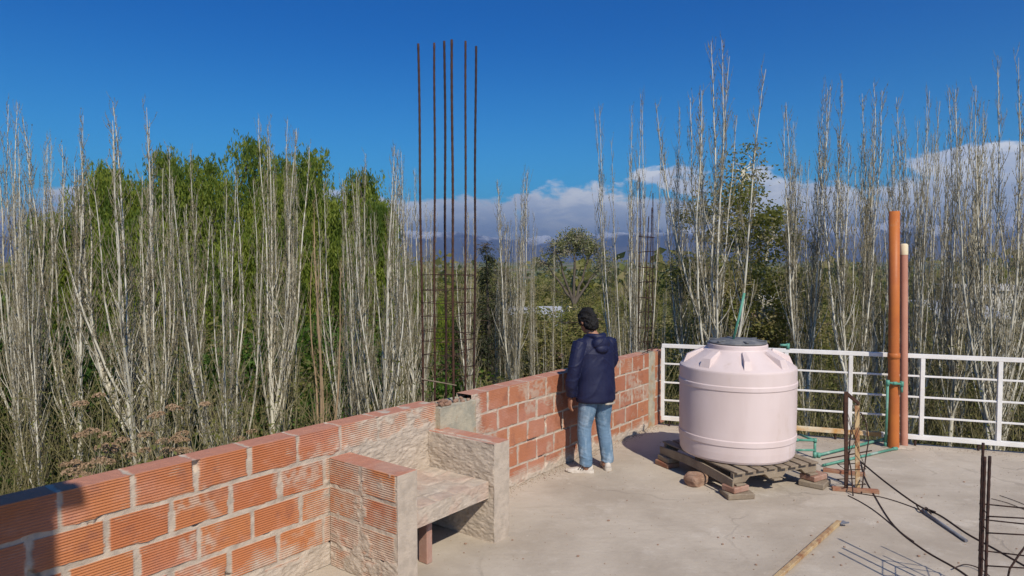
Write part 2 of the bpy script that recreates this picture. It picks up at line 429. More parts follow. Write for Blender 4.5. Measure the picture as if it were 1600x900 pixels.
# ------------------------------------------------------------------ masonry panels (height fields)
def brick_style(pitch, course, top, off0=0.0, off1=None, seed=1, smear=None, mj=0.024, vj=0.024, rib=0.0028, dustamt=0.20):
    """u along the wall, v = height above the floor; returns height, mortar, random, dust"""
    if off1 is None: off1 = pitch / 2
    def f(u, v):
        wob = (fbm(u * 7, v * 9, seed) - 0.5) * 0.034
        wob2 = (fbm(u * 30, v * 30, seed + 5) - 0.5) * 0.010
        t = (top - v) + (fbm(u * 0.9, v * 0 + 3.1, seed + 9) - 0.5) * 0.016 * sstep(top - v, 0.05, 0.2)
        ci = np.floor(t / course); tv = t - ci * course
        off = np.where(ci % 2 == 0, off0, off1) + (_h(ci, ci * 0, seed + 3) - 0.5) * 0.04 * (ci > 0)
        bu = (u - off) / pitch; bi = np.floor(bu); tu = (bu - bi) * pitch
        rnd = _h(bi, ci, seed + 11)
        ju = vj * (0.7 + 0.7 * _h(bi, ci, seed + 12))
        dv = (course - mj) - tv + wob + wob2        # >0 inside brick (mortar under each brick)
        du = np.minimum(tu, pitch - tu) - ju / 2 + wob * 0.7 + wob2
        inside = np.minimum(dv, du)
        inside = np.where(ci < 0, 0.05, inside)
        bm_ = sstep(inside, -0.002, 0.003)
        ridge = np.sin((tv) * 2 * np.pi / 0.0155)
        proud = (_h(bi, ci, seed + 20) - 0.5) * 0.005
        hb = 0.0 + rib * ridge + proud + (fbm(u * 5, v * 5, seed + 1) - 0.5) * 0.003
        mrough = fbm(u * 16, v * 16, seed + 2)
        hm = -0.012 + mrough * 0.016 - 0.03 * sstep(fbm(u * 7, v * 5, seed + 77), 0.70, 0.76)
        h = hb * bm_ + hm * (1 - bm_)
        mo = 1 - bm_
        sp = sstep(fbm(u * 3.2, v * 4.0, seed + 31), 0.57, 0.68) * sstep(fbm(u * 30, v * 30, seed + 33), 0.30, 0.6) * 0.6
        mo = np.maximum(mo, sp * (v > 0))
        if smear is not None:
            S = smear(u, v)
            part = sstep(S * 1.25 + (fbm(u * 8, v * 9, seed + 60) - 0.5) * 1.0 - 0.22 * ridge, 0.30, 0.50)
            mo = np.maximum(mo, part * (0.55 + 0.45 * fbm(u * 40, v * 40, seed + 61)))
            edge = sstep(S + (fbm(u * 11, v * 13, seed + 40) - 0.5) * 0.9, 0.45, 0.60)
            hs = 0.004 + (fbm(u * 6, v * 8, seed + 41, 2) - 0.4) * 0.012 + (fbm(u * 30, v * 46, seed + 45) - 0.5) * 0.016
            h = h * (1 - edge) + hs * edge; mo = np.maximum(mo, edge)
        dust = dustamt * np.ones_like(u) + 0.35 * sstep(fbm(u * 2.2, v * 3, seed + 50), 0.5, 0.8)
        return h, mo, rnd, dust
    return f
def plaster_style(seed, amp=0.018):
    def f(u, v):
        h = (fbm(u * 4, v * 6, seed, 2) - 0.5) * amp * 0.6 + (fbm(u * 30, v * 62, seed + 3) - 0.5) * amp * 0.34
        return h, np.ones_like(u) * 1.0, np.ones_like(u) * 0.5, np.zeros_like(u)
    return f
def top_style(pitch, off, seed, mort=0.0, amp=0.006, smear=None):
    def f(u, v):
        bu = (u - off) / pitch; bi = np.floor(bu); tu = (bu - bi) * pitch
        jd = np.minimum(tu, pitch - tu) - 0.012 + (fbm(u * 20, v * 20, seed) - 0.5) * 0.03
        j = 1 - sstep(jd, -0.002, 0.004)
        h = -j * 0.006 + (fbm(u * 6, v * 6, seed + 1) - 0.5) * amp + (fbm(u * 30, v * 30, seed + 4) - 0.5) * amp * 0.6
        mo = np.maximum(j, mort * sstep(fbm(u * 5, v * 7, seed + 2), 0.45, 0.6))
        if smear is not None: mo = np.maximum(mo, sstep(smear(u, v) + fbm(u * 9, v * 12, seed + 8) - 0.5, 0.45, 0.6))
        return h, mo, _h(bi, bi * 0, seed + 5), 0.72 * np.ones_like(u)
    return f

class Panels:
    def __init__(s): s.V = []; s.F = []; s.A = {'mort': [], 'rnd': [], 'dust': []}; s.n = 0
    def panel(s, O, U, V_, lu, lv, style, du=0.008, dv=0.005, u0=0.0, v0=0.0, edge=0.006, free=()):
        """O corner, U,V_ unit vectors; outward normal = U x V_"""
        nu = max(2, int(lu / du)) + 1; nv = max(2, int(lv / dv)) + 1
        u = np.linspace(0, lu, nu); v = np.linspace(0, lv, nv)
        uu, vv = np.meshgrid(u, v)
        h, mo, rn, du_ = style(uu + u0, vv + v0)
        e = np.minimum(np.minimum(uu, lu - uu), np.minimum(vv, lv - vv))
        # at the rim sink inwards a little: worn arrises, and neighbours meet exactly
        h = h * sstep(e, 0, edge)
        O = np.array(O); U = np.array(U); V_ = np.array(V_); Nn = np.cross(U, V_)
        p = O + uu[..., None] * U + vv[..., None] * V_ + h[..., None] * Nn
        I = np.arange(nu * nv).reshape(nv, nu) + s.n
        s.V.append(p.reshape(-1, 3)); s.n += nu * nv
        s.F.append(np.stack([I[:-1, :-1], I[:-1, 1:], I[1:, 1:], I[1:, :-1]], -1).reshape(-1, 4))
        for k, a in (('mort', mo), ('rnd', rn), ('dust', du_)): s.A[k].append(np.clip(a, 0, 1).ravel())
    def build(s, name, material, parent=None):
        me = arr_mesh(name, np.concatenate(s.V), np.concatenate(s.F), material, smooth=True, attrs={k: np.concatenate(v) for k, v in s.A.items()})
        return link(name, me, parent)
def masonry_box(name, s0, s1, n0, n1, z0, z1, styles, material, parent=None, res=(0.008, 0.005)):
    """box in wall coordinates; styles: near (faces -D), far (+D), front (+N), back (-N), top"""
    p = Panels(); Z = Vector((0, 0, 1)); H = z1 - z0
    du, dv = res
    if 'near' in styles: p.panel(P(s0, n0, z0), N, Z, n1 - n0, H, styles['near'], du, dv, v0=z0)          # N x Z = -D
    if 'far' in styles: p.panel(P(s1, n1, z0), -N, Z, n1 - n0, H, styles['far'], du, dv, v0=z0)
    if 'front' in styles: p.panel(P(s0, n1, z0), D, Z, s1 - s0, H, styles['front'], du, dv, u0=s0, v0=z0)   # D x Z = +N
    if 'back' in styles: p.panel(P(s1, n0, z0), -D, Z, s1 - s0, H, styles['back'], 0.03, 0.02, v0=z0)
    if 'top' in styles: p.panel(P(s0, n1, z1), D, -N, s1 - s0, n1 - n0, styles['top'], du, 0.008, u0=s0)    # D x -N = Z
    if 'bottom' in styles: p.panel(P(s0, n0, z0), D, N, s1 - s0, n1 - n0, styles['bottom'], 0.02, 0.02)
    return p.build(name, material, parent)

WT = 0.993   # top of the parapet
def smear_left(u, v):
    # plaster thrown over the courses behind the bench, thinning out to the left
    a = sstep(u, -2.60, -1.65) * 0.78 + sstep(u, -2.15, -1.6) * 0.2
    a = a * (1 - 0.50 * sstep(v, 0.76, 0.86))
    low = sstep(0.34 - v, 0.0, 0.35) * 0.9
    return np.maximum(a, low)
def smear_right(u, v):
    return np.maximum(sstep(0.20 - v, 0.0, 0.2) * 0.75, sstep(-0.45 - u, -0.05, 0.1) * 0.7)
wl = thing('parapet_wall', 'near parapet of orange ribbed hollow bricks with thick pale joints, left of the masonry bench', 'wall', P(-4, 0))
def at_parent(o, par):
    o.parent = par; o.matrix_parent_inverse = Matrix.Translation(par.location).inverted()
o = masonry_box('brickwork', -9.0, -1.06, -0.18, 0, 0, WT, {
    'front': brick_style(0.362, 0.212, WT, off0=-3.145, off1=-2.941, seed=4, smear=smear_left, mj=0.030, vj=0.030),
    'top': top_style(0.362, -3.145, 8, 0.0, 0.010, smear=lambda u, v: sstep(u, -2.3, -1.3) * 0.45), 'back': plaster_style(3)}, M['brick'], res=(0.009, 0.0026))
at_parent(o, wl)
wr = thing('parapet_wall', 'far parapet of pinkish hollow bricks in five courses behind the man', 'wall', P(1.2, 0))
o = masonry_box('brickwork', -0.60, 2.93, -0.18, 0, 0, WT, {
    'front': brick_style(0.316, 0.205, WT, off0=-0.05, off1=0.10, seed=21, smear=smear_right, mj=0.022, vj=0.024),
    'top': top_style(0.316, -0.05, 9, 0.15, 0.008), 'back': plaster_style(3)}, M['brickfar'], res=(0.009, 0.006))
at_parent(o, wr)
o = masonry_box('brickwork', 3.11, 3.42, -0.18, 0, 0, WT, {
    'front': brick_style(0.316, 0.205, WT, off0=3.11, off1=3.2, seed=25, mj=0.022),
    'top': top_style(0.316, 3.0, 9, 0.15, 0.008), 'back': plaster_style(3), 'far': plaster_style(9)}, M['brickfar'], res=(0.01, 0.008))
at_parent(o, wr)
o = masonry_box('tie_column', 2.93, 3.11, -0.18, 0.004, 0, WT + 0.012, {'front': plaster_style(14, 0.01), 'top': plaster_style(16, 0.01), 'back': plaster_style(3), 'near': plaster_style(13, 0.004), 'far': plaster_style(13, 0.004)}, M['conc_old'], res=(0.01, 0.01))
at_parent(o, wr)

# concrete column stub the tall bars grow out of
cs = thing('concrete_column', 'rust-stained concrete column stub in the parapet with the tall bars rising from it', 'column', P(-0.8, 0))
o = masonry_box('stub', -1.06, -0.60, -0.20, 0.055, 0, 0.955, {'front': plaster_style(34, 0.012), 'top': plaster_style(36, 0.05), 'back': plaster_style(3, 0.004), 'near': plaster_style(37, 0.006), 'far': plaster_style(38, 0.01)}, M['conc_old'], res=(0.01, 0.01))
at_parent(o, cs)
mb = MB()
rng = random.Random(5)
for i in range(26):       # broken crumbs of concrete on its top
    s = rng.uniform(-1.02, -0.64); n = rng.uniform(-0.17, 0.03); r = rng.uniform(0.008, 0.03)
    c = P(s, n, 0.957 + r * 0.5)
    ax = Vector((rng.uniform(-1, 1), rng.uniform(-1, 1), rng.uniform(-.5, .5))).normalized()
    ay = ax.cross(Vector((0, 0.2, 1))).normalized(); az = ax.cross(ay)
    mb.obox(c, ax * r, ay * r * 0.7, az * r * 0.6, r * 0.3)
o = mb.build('rubble', M['stone']); at_parent(o, cs)

# masonry bench
be = thing('masonry_bench', 'rough masonry bench with two brick arms and a mortar seat built against the parapet', 'bench', P(-1.57, 0.36))
def arm_smear(u, v):
    return 0.32 + 0.30 * sstep(0.42 - v, 0, 0.4) + 0.14 * sstep(0.12 - np.abs(u - 0.34), 0, 0.12)
o = masonry_box('arm', -2.165, -1.985, 0.014, 0.72, 0, 0.785, {
    'near': brick_style(0.36, 0.212, 0.785, off0=0.34, off1=0.34, seed=55, smear=arm_smear, mj=0.030, vj=0.034),
    'front': plaster_style(61, 0.006), 'top': top_style(0.36, 0.27, 63, 0.25, 0.012), 'far': plaster_style(62, 0.02)}, M['brick'], res=(0.007, 0.0026))
at_parent(o, be)
o = masonry_box('arm', -1.157, -0.967, 0.003, 0.72, 0, 0.780, {
    'near': plaster_style(71, 0.040), 'front': plaster_style(72, 0.010),
    'top': top_style(0.30, 0.1, 73, 0.45, 0.016), 'far': brick_style(0.36, 0.212, 0.785, seed=56, mj=0.030)}, M['brick'], res=(0.007, 0.005))
at_parent(o, be)
def seat_style(u, v):
    cell = np.floor(u / 0.19); q = np.floor(v / 0.3 + 0.5 * (cell % 2)); 
    a = np.abs((u / 0.19) % 1 - 0.5); b_ = np.abs((v / 0.3 + 0.5 * (cell % 2)) % 1 - 0.5)
    g = np.maximum(a, b_) + (fbm(u * 12, v * 12, 80) - 0.5) * 0.16
    j = sstep(g, 0.42, 0.47)
    h = j * -0.008 + (fbm(u * 9, v * 9, 81, 5) - 0.5) * 0.022
    return h, np.maximum(j, 0.78 + 0.22 * sstep(fbm(u * 5, v * 5, 83), 0.35, 0.6)), _h(cell, q, 4), 0.8 * np.ones_like(u)
o = masonry_box('seat', -1.984, -1.158, 0.004, 0.665, 0.350, 0.482, {'front': lambda u, v: (plaster_style(84, 0.028)(u, v)[0], 0.8 + 0.2 * sstep(fbm(u * 7, v * 6, 86), 0.35, 0.5), 0.3 * np.ones_like(u), 0.7 * np.ones_like(u)),
    'top': seat_style, 'bottom': plaster_style(85)}, M['brick'], res=(0.006, 0.005))
at_parent(o, be)
q = onz(665, 878)
mb = MB(); mb.obox(q + Vector((0, 0, 0.165)), N * 0.045, D * 0.028, Vector((0, 0, 0.165)), 0.006)
o = mb.build('seat_prop', vary('prop_brick', (0.36, 0.19, 0.14), (0.42, 0.26, 0.2), 8, 0.85, 0.4, 60)); at_parent(o, be)

# grit swept against the foot of the walls and lying thinly over the slab
def grit():
    rs = np.random.RandomState(31); n1, n2 = 1500, 900
    s = rs.uniform(-0.95, 3.2, n1); o_ = np.abs(rs.normal(0, 0.07, n1)) + 0.01
    A = np.stack([D.x * s + N.x * o_, 6.59 + D.y * s + N.y * o_], 1)
    B = np.stack([rs.uniform(-1.0, 6.5, n2), rs.uniform(3.6, 8.4, n2)], 1)
    t = rs.uniform(0.2, 6.0, 500); off = np.abs(rs.normal(0, 0.09, 500)) + .02
    C = np.stack([RP.x + RD.x * t + RN.x * off, RP.y + RD.y * t + RN.y * off], 1)
    Q = np.concatenate([A, B, C]); keep = ((Q[:, 0] * N.x + (Q[:, 1] - 6.59) * N.y) > 0.01) & ((Q[:, 0] - RP.x) * RN.x + (Q[:, 1] - RP.y) * RN.y > 0.0); Q = Q[keep]
    n = len(Q); r = rs.uniform(0.002, 0.0075, n) * (1 + 0.8 * (rs.rand(n) < .06)); ang = rs.rand(n) * 6.283
    V = []; 
    for k in range(4):
        a = ang + k * 1.5708; V.append(np.stack([Q[:, 0] + np.cos(a) * r * rs.uniform(.7, 1.3, n), Q[:, 1] + np.sin(a) * r * rs.uniform(.7, 1.3, n), np.full(n, 0.0006)], 1))
    V.append(np.stack([Q[:, 0], Q[:, 1], r * rs.uniform(.6, 1.3, n)], 1)); V = np.stack(V, 1).reshape(-1, 3)
    b = np.arange(n)[:, None] * 5; Fq = np.concatenate([b + [0, 1, 4], b + [1, 2, 4], b + [2, 3, 4], b + [3, 0, 4]])
    m = vary('grit', (0.40, 0.32, 0.24), (0.20, 0.15, 0.11), 30, .95, 0, 1, (0.40, 0.18, 0.11), 18)
    o = link('grit', arr_mesh('grit', V, Fq, m)); o['kind'] = 'stuff'; o['label'] = 'fine grit and mortar crumbs strewn over the terrace floor'; o['category'] = 'grit'
grit()

# ------------------------------------------------------------------ the tall bundle of bars
def bar_pts(a, b, n=10, wob=0.006, seed=0):
    r = random.Random(seed); a = Vector(a); b = Vector(b)
    ph = r.uniform(0, 6); am = r.uniform(0.4, 1) * wob
    return [a.lerp(b, i / n) + Vector((am * math.sin(ph + i * 0.9), am * math.cos(ph + i * 0.7), 0)) for i in range(n + 1)]
def ribbed(mb, pts, r):
    """reinforcing bar: rings of slightly changing radius give the ribs"""
    out = []; rad = []
    for i in range(len(pts) - 1):
        for j in range(6):
            out.append(Vector(pts[i]).lerp(Vector(pts[i + 1]), j / 6)); rad.append(r * (1.12 if j % 2 else 0.94))
    out.append(Vector(pts[-1])); rad.append(r)
    mb.tube(out, rad, 8)
rc = thing('rebar_cage', 'six tall rusty reinforcing bars tied by stirrups, standing on the column stub against the sky', 'rebar', P(-0.83, -0.05, 0.95))
bars = [((661.5, 626), (653.5, 68), 6.12, .0100), ((679, 621), (679, 67), 6.26, .0095), ((697, 619), (694.5, 64), 6.32, .0105), ((708.5, 630), (706, 62), 6.00, .0105), ((727, 618), (727.5, 64), 6.32, .0095), ((741, 615), (743.5, 72), 6.45, .0100)]
bl = []
for i, (b0, b1, Y, r) in enumerate(bars):
    a = aty(b0[0], b0[1] + 3, Y); a.z = 0.90; b = aty(b1[0], b1[1], Y)
    mb = MB(); ribbed(mb, bar_pts(a, b, 12, 0.0035, i), r)
    o = mb.build('bar', M['rustdark'] if i in (2, 5) else M['rust']); at_parent(o, rc); bl.append((a, b))
def barpt(i, py):
    a, b = bl[i]; z = CAMH - (py - 408) * 6.2 / F
    t = (z - a.z) / (b.z - a.z); return a.lerp(b, t)
order = [0, 3, 5, 4, 2, 1]
for j, (py, tilt) in enumerate([(430, 2), (452, -1), (473, 3), (492, -2), (520, 9), (532, 2), (551, -3), (575, 4), (592, 0)]):
    mb = MB(); pts = []
    for q in order:
        p = barpt(q, py + tilt * (0.5 if q in (5, 4) else -0.5)); c = barpt(0, py).lerp(barpt(5, py), 0.5)
        pts.append(p + (p - c).normalized() * 0.012)
    dense = []
    for a_, b_ in zip(pts, pts[1:] + pts[:1]):
        dense += [a_, a_.lerp(b_, 0.5) + Vector((0, 0, random.Random(j * 9 + len(dense)).uniform(-0.012, 0.006)))]
    mb.tube(dense, 0.0032, 6, closed=True)
    o = mb.build('tie', M['rustdark']); at_parent(o, rc)
mb = MB(); a = barpt(0, 589) + Vector((-0.01, -0.05, 0)); b = barpt(3, 596) + Vector((0.03, -0.03, 0)); mb.beam(a, b, 0.006, 0.008, 0.001)
o = mb.build('wood_stick', M['wood']); at_parent(o, rc); o['label'] = 'pale stick laced between the bars near the bottom'

# second cage at the far end of the wall
rc2 = thing('rebar_cage', 'thin dark rebar cage with ladder-like stirrups at the far end of the brick parapet', 'rebar', P(3.02, -0.09, 1.0))
cor = [P(2.945, -0.15), P(2.945, -0.03), P(3.09, -0.03), P(3.09, -0.15)]
for i, c in enumerate(cor):
    h = [3.3, 2.9, 3.1, 2.8][i]
    mb = MB(); ribbed(mb, bar_pts(c + Vector((0, 0, 0.9)), c + Vector((0.05 * (i % 2), 0.02, h)), 8, 0.008, 40 + i), 0.006)
    o = mb.build('bar', M['rustdark']); at_parent(o, rc2)
for j in range(8):
    z = 1.12 + j * 0.2
    mb = MB(); mb.tube([c + (c - P(3.02, -0.09)).normalized() * 0.02 + Vector((0, 0, z + 0.01 * math.sin(j * 3 + k))) for k, c in enumerate(cor)], 0.004, 6, closed=True)
    o = mb.build('stirrup', M['rustdark']); at_parent(o, rc2)
mb = MB(); mb.tube([P(2.7, 0.02, 1.02), P(2.95, 0.01, 1.035), P(3.2, 0.02, 1.05), P(3.38, 0.0, 1.10)], 0.006, 6)
tag(mb.build('rebar_offcut', M['rustdark']), 'short rusty rod lying along the top of the wall end beside the railing', 'rebar')

# ------------------------------------------------------------------ white railing
rl = thing('railing', 'white painted steel railing with three thin bars along the far edge of the terrace', 'railing', RP)
def rp(t, z, off=0.0): return RP + RD * t + RN * off + Vector((0, 0, z))
L = 9.0
def rail_part(name, z, wz, wy, m, t0=0.0, t1=L):
    mb = MB(); mb.beam(rp(t0, z), rp(t1, z), wy, wz, 0.003); o = mb.build(name, m); at_parent(o, rl); return o
rail_part('top_rail', 1.075, 0.05, 0.05, M['white'])
for z in (0.835, 0.585, 0.345): rail_part('thin_rail', z, 0.022, 0.022, M['white'], 0.03)
rail_part('bottom_rail', 0.105, 0.055, 0.05, M['white'], 0.0, 0.62)
o = rail_part('bottom_rail', 0.105, 0.055, 0.05, M['whiterust'], 0.62, 2.62); o['label'] = 'rust-stained stretch of the bottom rail behind the tank'
rail_part('bottom_rail', 0.105, 0.055, 0.05, M['white'], 2.62, L)
def rail_t(px):   # where the vertical through pixel column px meets the rail line
    k = (px - 800) / F / math.cos(PITCH) * math.cos(PITCH)
    return (k * RP.y - RP.x) / (RD.x - k * RD.y)
for px in (1037, 1231, 1332, 1445, 1567, 1700, 1850):
    t = rail_t(px); mb = MB(); mb.beam(rp(t, 0.133, 0.001), rp(t, 1.05, 0.001), 0.046, 0.046, 0.003, up=tuple(RD)); o = mb.build('post', M['white']); at_parent(o, rl)
for px in (1048, 1180, 1310, 1436, 1536, 1640):
    t = rail_t(px); mb = MB(); mb.beam(rp(t, -0.01), rp(t, 0.078), 0.02, 0.02, 0.002); o = mb.build('foot', M['rustdark']); at_parent(o, rl)

# ------------------------------------------------------------------ vent pipes by the railing
c = onz(1396, 700); Y = c.y
vp = thing('vent_pipe', 'tall orange plastic pipe standing by the white railing', 'pipe', c)
def zat(py, Y): return aty(0, py, Y).z
def lean(o, px, py):      # the pipe is not quite plumb: tip it so its top reaches this column
    t = aty(px, py, o.location.y) - o.location; o.rotation_euler = (0, math.atan2(t.x, t.z), 0)
lean(vp, 1397.5, 330)
topz = zat(330, Y); jz = zat(556, Y)
mb = MB(); mb.lathe([(0.061, 0.0), (0.061, jz - 0.02)], 32); o = mb.build('lower_pipe', M['pvc'], vp)
mb = MB(); mb.lathe([(0.060, jz - 0.03), (0.0665, jz - 0.028), (0.068, jz), (0.0665, jz + 0.03), (0.060, jz + 0.035)], 32); mb.build('collar', M['pvc'], vp)
tl = (aty(1396, 330, Y) - c).x
mb = MB(); ups = []
n = 32; hs = [jz + 0.03, jz + 0.5, topz, topz, jz + 0.6]; rs = [0.058, 0.058, 0.058, 0.053, 0.053]
mb.lathe(list(zip(rs, hs)), n); mb.build('upper_pipe', M['pvc'], vp)
c2 = onz(1412.5, 698)
vp2 = thing('vent_pipe', 'thinner pink plastic pipe with a cream cap beside the tall orange one', 'pipe', c2)
t2 = zat(394, c2.y); lean(vp2, 1412.5, 380)
mb = MB(); mb.lathe([(0.041, 0), (0.041, 0.10), (0.043, 0.12), (0.041, 0.14), (0.041, t2)], 28); mb.build('shaft', M['pvcpink'], vp2)
mb = MB(); mb.lathe([(0.0435, t2 - 0.03), (0.0435, t2 + 0.085), (0.030, t2 + 0.10), (0.0, t2 + 0.102)], 28); mb.build('cap', M['cream'], vp2)
mb = MB()
for i in range(14):
    a = i / 14 * 6.283; r = 0.11 + 0.04 * math.sin(i * 2.3)
    mb.v.append(tuple(c + Vector((0.08 + r * 1.6 * math.cos(a), -0.01 + r * 0.8 * math.sin(a), 0.004))))
mb.v.append(tuple(c + Vector((0.08, -0.01, 0.035))))
for i in range(14): mb.f.append([i, (i + 1) % 14, 14]); mb.m.append(0); mb.sm.append(True)
tag(mb.build('mortar_collar', M['mortar']), 'lump of mortar on the floor round the feet of the two pipes', 'mortar')
# ------------------------------------------------------------------ water tank on its pallet
PU = Vector((0.932, 0.362, 0)).normalized()      # along the near right edge of the pallet
PV = Vector((-0.362, 0.932, 0)).normalized()     # along the long left edge
PC = Vector((2.06, 6.26, 0))                     # near corner
def pl(u, v, z): return PC + PU * u + PV * v + Vector((0, 0, z))
pt = thing('pallet', 'weathered grey wooden pallet under the pink water tank, propped on blocks', 'pallet', pl(0.5, 0.57, 0.12))
rng = random.Random(3)
for i in range(8):
    u = 0.055 + i * 0.127; mb = MB(); wv = rng.uniform(-0.01, 0.01)
    e0 = -0.02 + rng.uniform(-0.015, 0.02)
    mb.obox(pl(u, 0.575, 0.236 + wv * 0.2), PU * 0.047, PV * (0.595 - e0) + Vector((0, 0, rng.uniform(-.004, .004))), Vector((0, 0, 0.0085)), 0.003)
    o = mb.build('deck_board', M['wood']); at_parent(o, pt)
for i, v in enumerate((0.03, 0.575, 1.12)):
    mb = MB(); prof = []     # stringer with two hand-fork notches
    ks = [(0, 0), (0.14, 0), (0.19, 0.045), (0.37, 0.045), (0.42, 0), (0.58, 0), (0.63, 0.045), (0.81, 0.045), (0.86, 0), (1.0, 0)]
    for s in (-0.02, 0.02):
        for u, h in ks: prof.append(pl(u, v + s, 0.135 + h))
        for u, h in ks: prof.append(pl(u, v + s, 0.2265))
    m = len(ks); fs = []
    for k in range(m - 1):
        fs += [(k, k + 1, m + k + 1, m + k), (2 * m + k + 1, 2 * m + k, 3 * m + k, 3 * m + k + 1), (k + 1, k, 2 * m + k, 2 * m + k + 1), (m + k, m + k + 1, 3 * m + k + 1, 3 * m + k)]
    fs += [(0, m, 3 * m, 2 * m), (m - 1, 3 * m - 1, 4 * m - 1, 2 * m - 1)]
    mb.add(prof, fs); o = mb.build('stringer', M['wood']); at_parent(o, pt)
for u in (0.06, 0.5, 0.94):
    mb = MB(); mb.obox(pl(u, 0.575, 0.123), PU * 0.05, PV * 0.60, Vector((0, 0, 0.009)), 0.003); o = mb.build('bottom_board', M['wood']); at_parent(o, pt)
mb = MB()   # warped side board sagging along the left edge
pts = [pl(-0.025, t, 0.168 + 0.035 * math.sin(t * 2.4) - 0.03) for t in np.linspace(-0.02, 1.17, 12)]
for a, b in zip(pts, pts[1:]): mb.beam(a, b, 0.018, 0.085)
o = mb.build('side_board', M['wood']); at_parent(o, pt)

def block(name, label, px, py, size, mtl, z=0.0, rz=0.2, bev=0.006, group=None):
    c = onz(px, py, z); mb = MB(); sx, sy, sz = size
    mb.box(-sx / 2, sx / 2, -sy / 2, sy / 2, 0, sz, bev)
    o = mb.build(name, mtl); o.location = c; o.rotation_euler = (0, 0, rz)
    return tag(o, label, 'block', group)
M['blockred'] = vary('block_red', (0.30, 0.16, 0.11), (0.38, 0.23, 0.17), 7, 0.9, 0.6, 60, (0.42, 0.34, 0.26), 14)
g = 'blocks propping up the pallet'
a = math.atan2(PU.y, PU.x)
def blk(name, label, u, v, z0, sx, sy, sz, mtl, dr=0.0):
    c = pl(u, v, z0); mb = MB(); mb.box(-sx / 2, sx / 2, -sy / 2, sy / 2, 0, sz, 0.008)
    o = mb.build(name, mtl); o.location = c; o.rotation_euler = (0, 0, a + dr); return tag(o, label, 'block', g)
blk('brick_block', 'flat pale brick on the floor under the near corner of the pallet', 0.06, 0.03, 0, 0.26, 0.20, 0.055, M['wood'], -0.25)
blk('brick_block', 'reddish half brick lying on the flat brick at the near corner of the pallet', 0.05, 0.04, 0.057, 0.20, 0.16, 0.055, M['blockred'], 0.15)
blk('brick_block', 'long flat grey brick on the floor at the right corner of the pallet', 0.99, 0.02, 0, 0.24, 0.24, 0.055, M['wood'], 0.5)
blk('brick_block', 'reddish block on the flat brick at the right corner of the pallet', 1.0, 0.04, 0.057, 0.22, 0.17, 0.055, M['blockred'], 0.2)
blk('wood_block', 'lower wooden block at the left corner of the pallet', 0.0, 1.08, 0, 0.16, 0.22, 0.055, M['redwood'], 0.1)
blk('wood_block', 'upper wooden block at the left corner of the pallet', 0.01, 1.07, 0.057, 0.15, 0.20, 0.055, M['wood'], 0.0)
blk('wood_block', 'dark wooden block under the far corner of the pallet', 0.95, 1.07, 0, 0.18, 0.2, 0.112, M['wood'], 0.0)
# stone
rng2 = np.random.RandomState(4)
import bmesh
bm = bmesh.new(); bmesh.ops.create_icosphere(bm, subdivisions=3, radius=1)
for v in bm.verts:
    p = v.co; q = Vector((max(-0.75, min(0.75, p.x)), max(-0.7, min(0.7, p.y)), max(-0.62, min(0.66, p.z))))
    v.co = Vector((q.x * 0.13, q.y * 0.11, (q.z + 0.62) * 0.085)) * (1 + 0.09 * math.sin(p.x * 5 + p.y * 3) + 0.07 * math.sin(p.z * 6 + 1))
me = bpy.data.meshes.new('stone'); bm.to_mesh(me); bm.free(); me.materials.append(M['stone'])
o = link('stone', me); o.location = onz(1086, 757); o.rotation_euler = (0, 0, 0.6); tag(o, 'rough reddish stone on the floor in front of the left edge of the pallet', 'stone')

TC = Vector((2.315, 6.985, 0.247)) ; TR = 0.600
tk = thing('water_tank', 'large pale pink plastic water tank with a dark lid', 'tank', TC, 0.35); tk.scale = (0.955, 0.955, 1.0)
prof = [(0.0, 0.0), (0.55, 0.0), (0.578, 0.008), (0.590, 0.03)]
for z, r in [(0.10, .596), (0.170, .598), (0.173, .604), (0.177, .606), (0.222, .607), (0.228, .606), (0.232, .600), (0.30, .600), (0.42, .602), (0.55, .603), (0.66, .602), (0.705, .602), (0.708, .608), (0.712, .610), (0.748, .610), (0.753, .608), (0.757, .602), (0.82, .602), (0.876, .602), (0.890, .599), (0.899, .588),
             (1.045, .352), (1.055, .335), (1.061, .318), (1.068, .312), (1.105, .310), (1.112, .306), (1.114, .29), (1.114, 0.0)]:
    prof.append((r, z))
sp_ = [prof[0]]
for i in range(1, len(prof) - 1):      # hold the small steps crisp
    a_, b_, c_ = (np.array(q) for q in prof[i - 1:i + 2])
    for o_ in (a_, None, c_):
        if o_ is None: sp_.append(tuple(b_)); continue
        L_ = np.linalg.norm(o_ - b_)
        if L_ > 0.006: sp_.append(tuple(b_ + (o_ - b_) * 0.0025 / L_))
sp_.append(prof[-1])
mb = MB(); mb.lathe(sp_, 96)
mb.build('body', M['tank'], tk)
for k in range(8):       # raised ribs running down the cone
    ang = k / 8 * 6.283 + 0.30
    er = Vector((math.cos(ang), math.sin(ang), 0)); et = Vector((-er.y, er.x, 0))
    mb = MB()
    def rp_(r, w_, h): return er * r + et * w_ + Vector((0, 0, 0.899 + (0.588 - r) * 0.655 + h))
    r0, r1, r2 = 0.356, 0.53, 0.575
    wd = 0.038 if k % 2 else 0.065
    vs = [rp_(r0, -wd * 0.7, -0.01), rp_(r0, wd * 0.7, -0.01), rp_(r2, wd, -0.012), rp_(r2, -wd, -0.012),
          rp_(r0 + 0.004, -wd * 0.5, 0.016), rp_(r0 + 0.004, wd * 0.5, 0.016), rp_(r1, wd * 0.75, 0.058), rp_(r1, -wd * 0.75, 0.058)]
    mb.add(vs, [(4, 5, 6, 7), (0, 4, 7, 3), (1, 2, 6, 5), (2, 3, 7, 6), (0, 1, 5, 4)])
    mb.build('rib', M['tank'], tk)
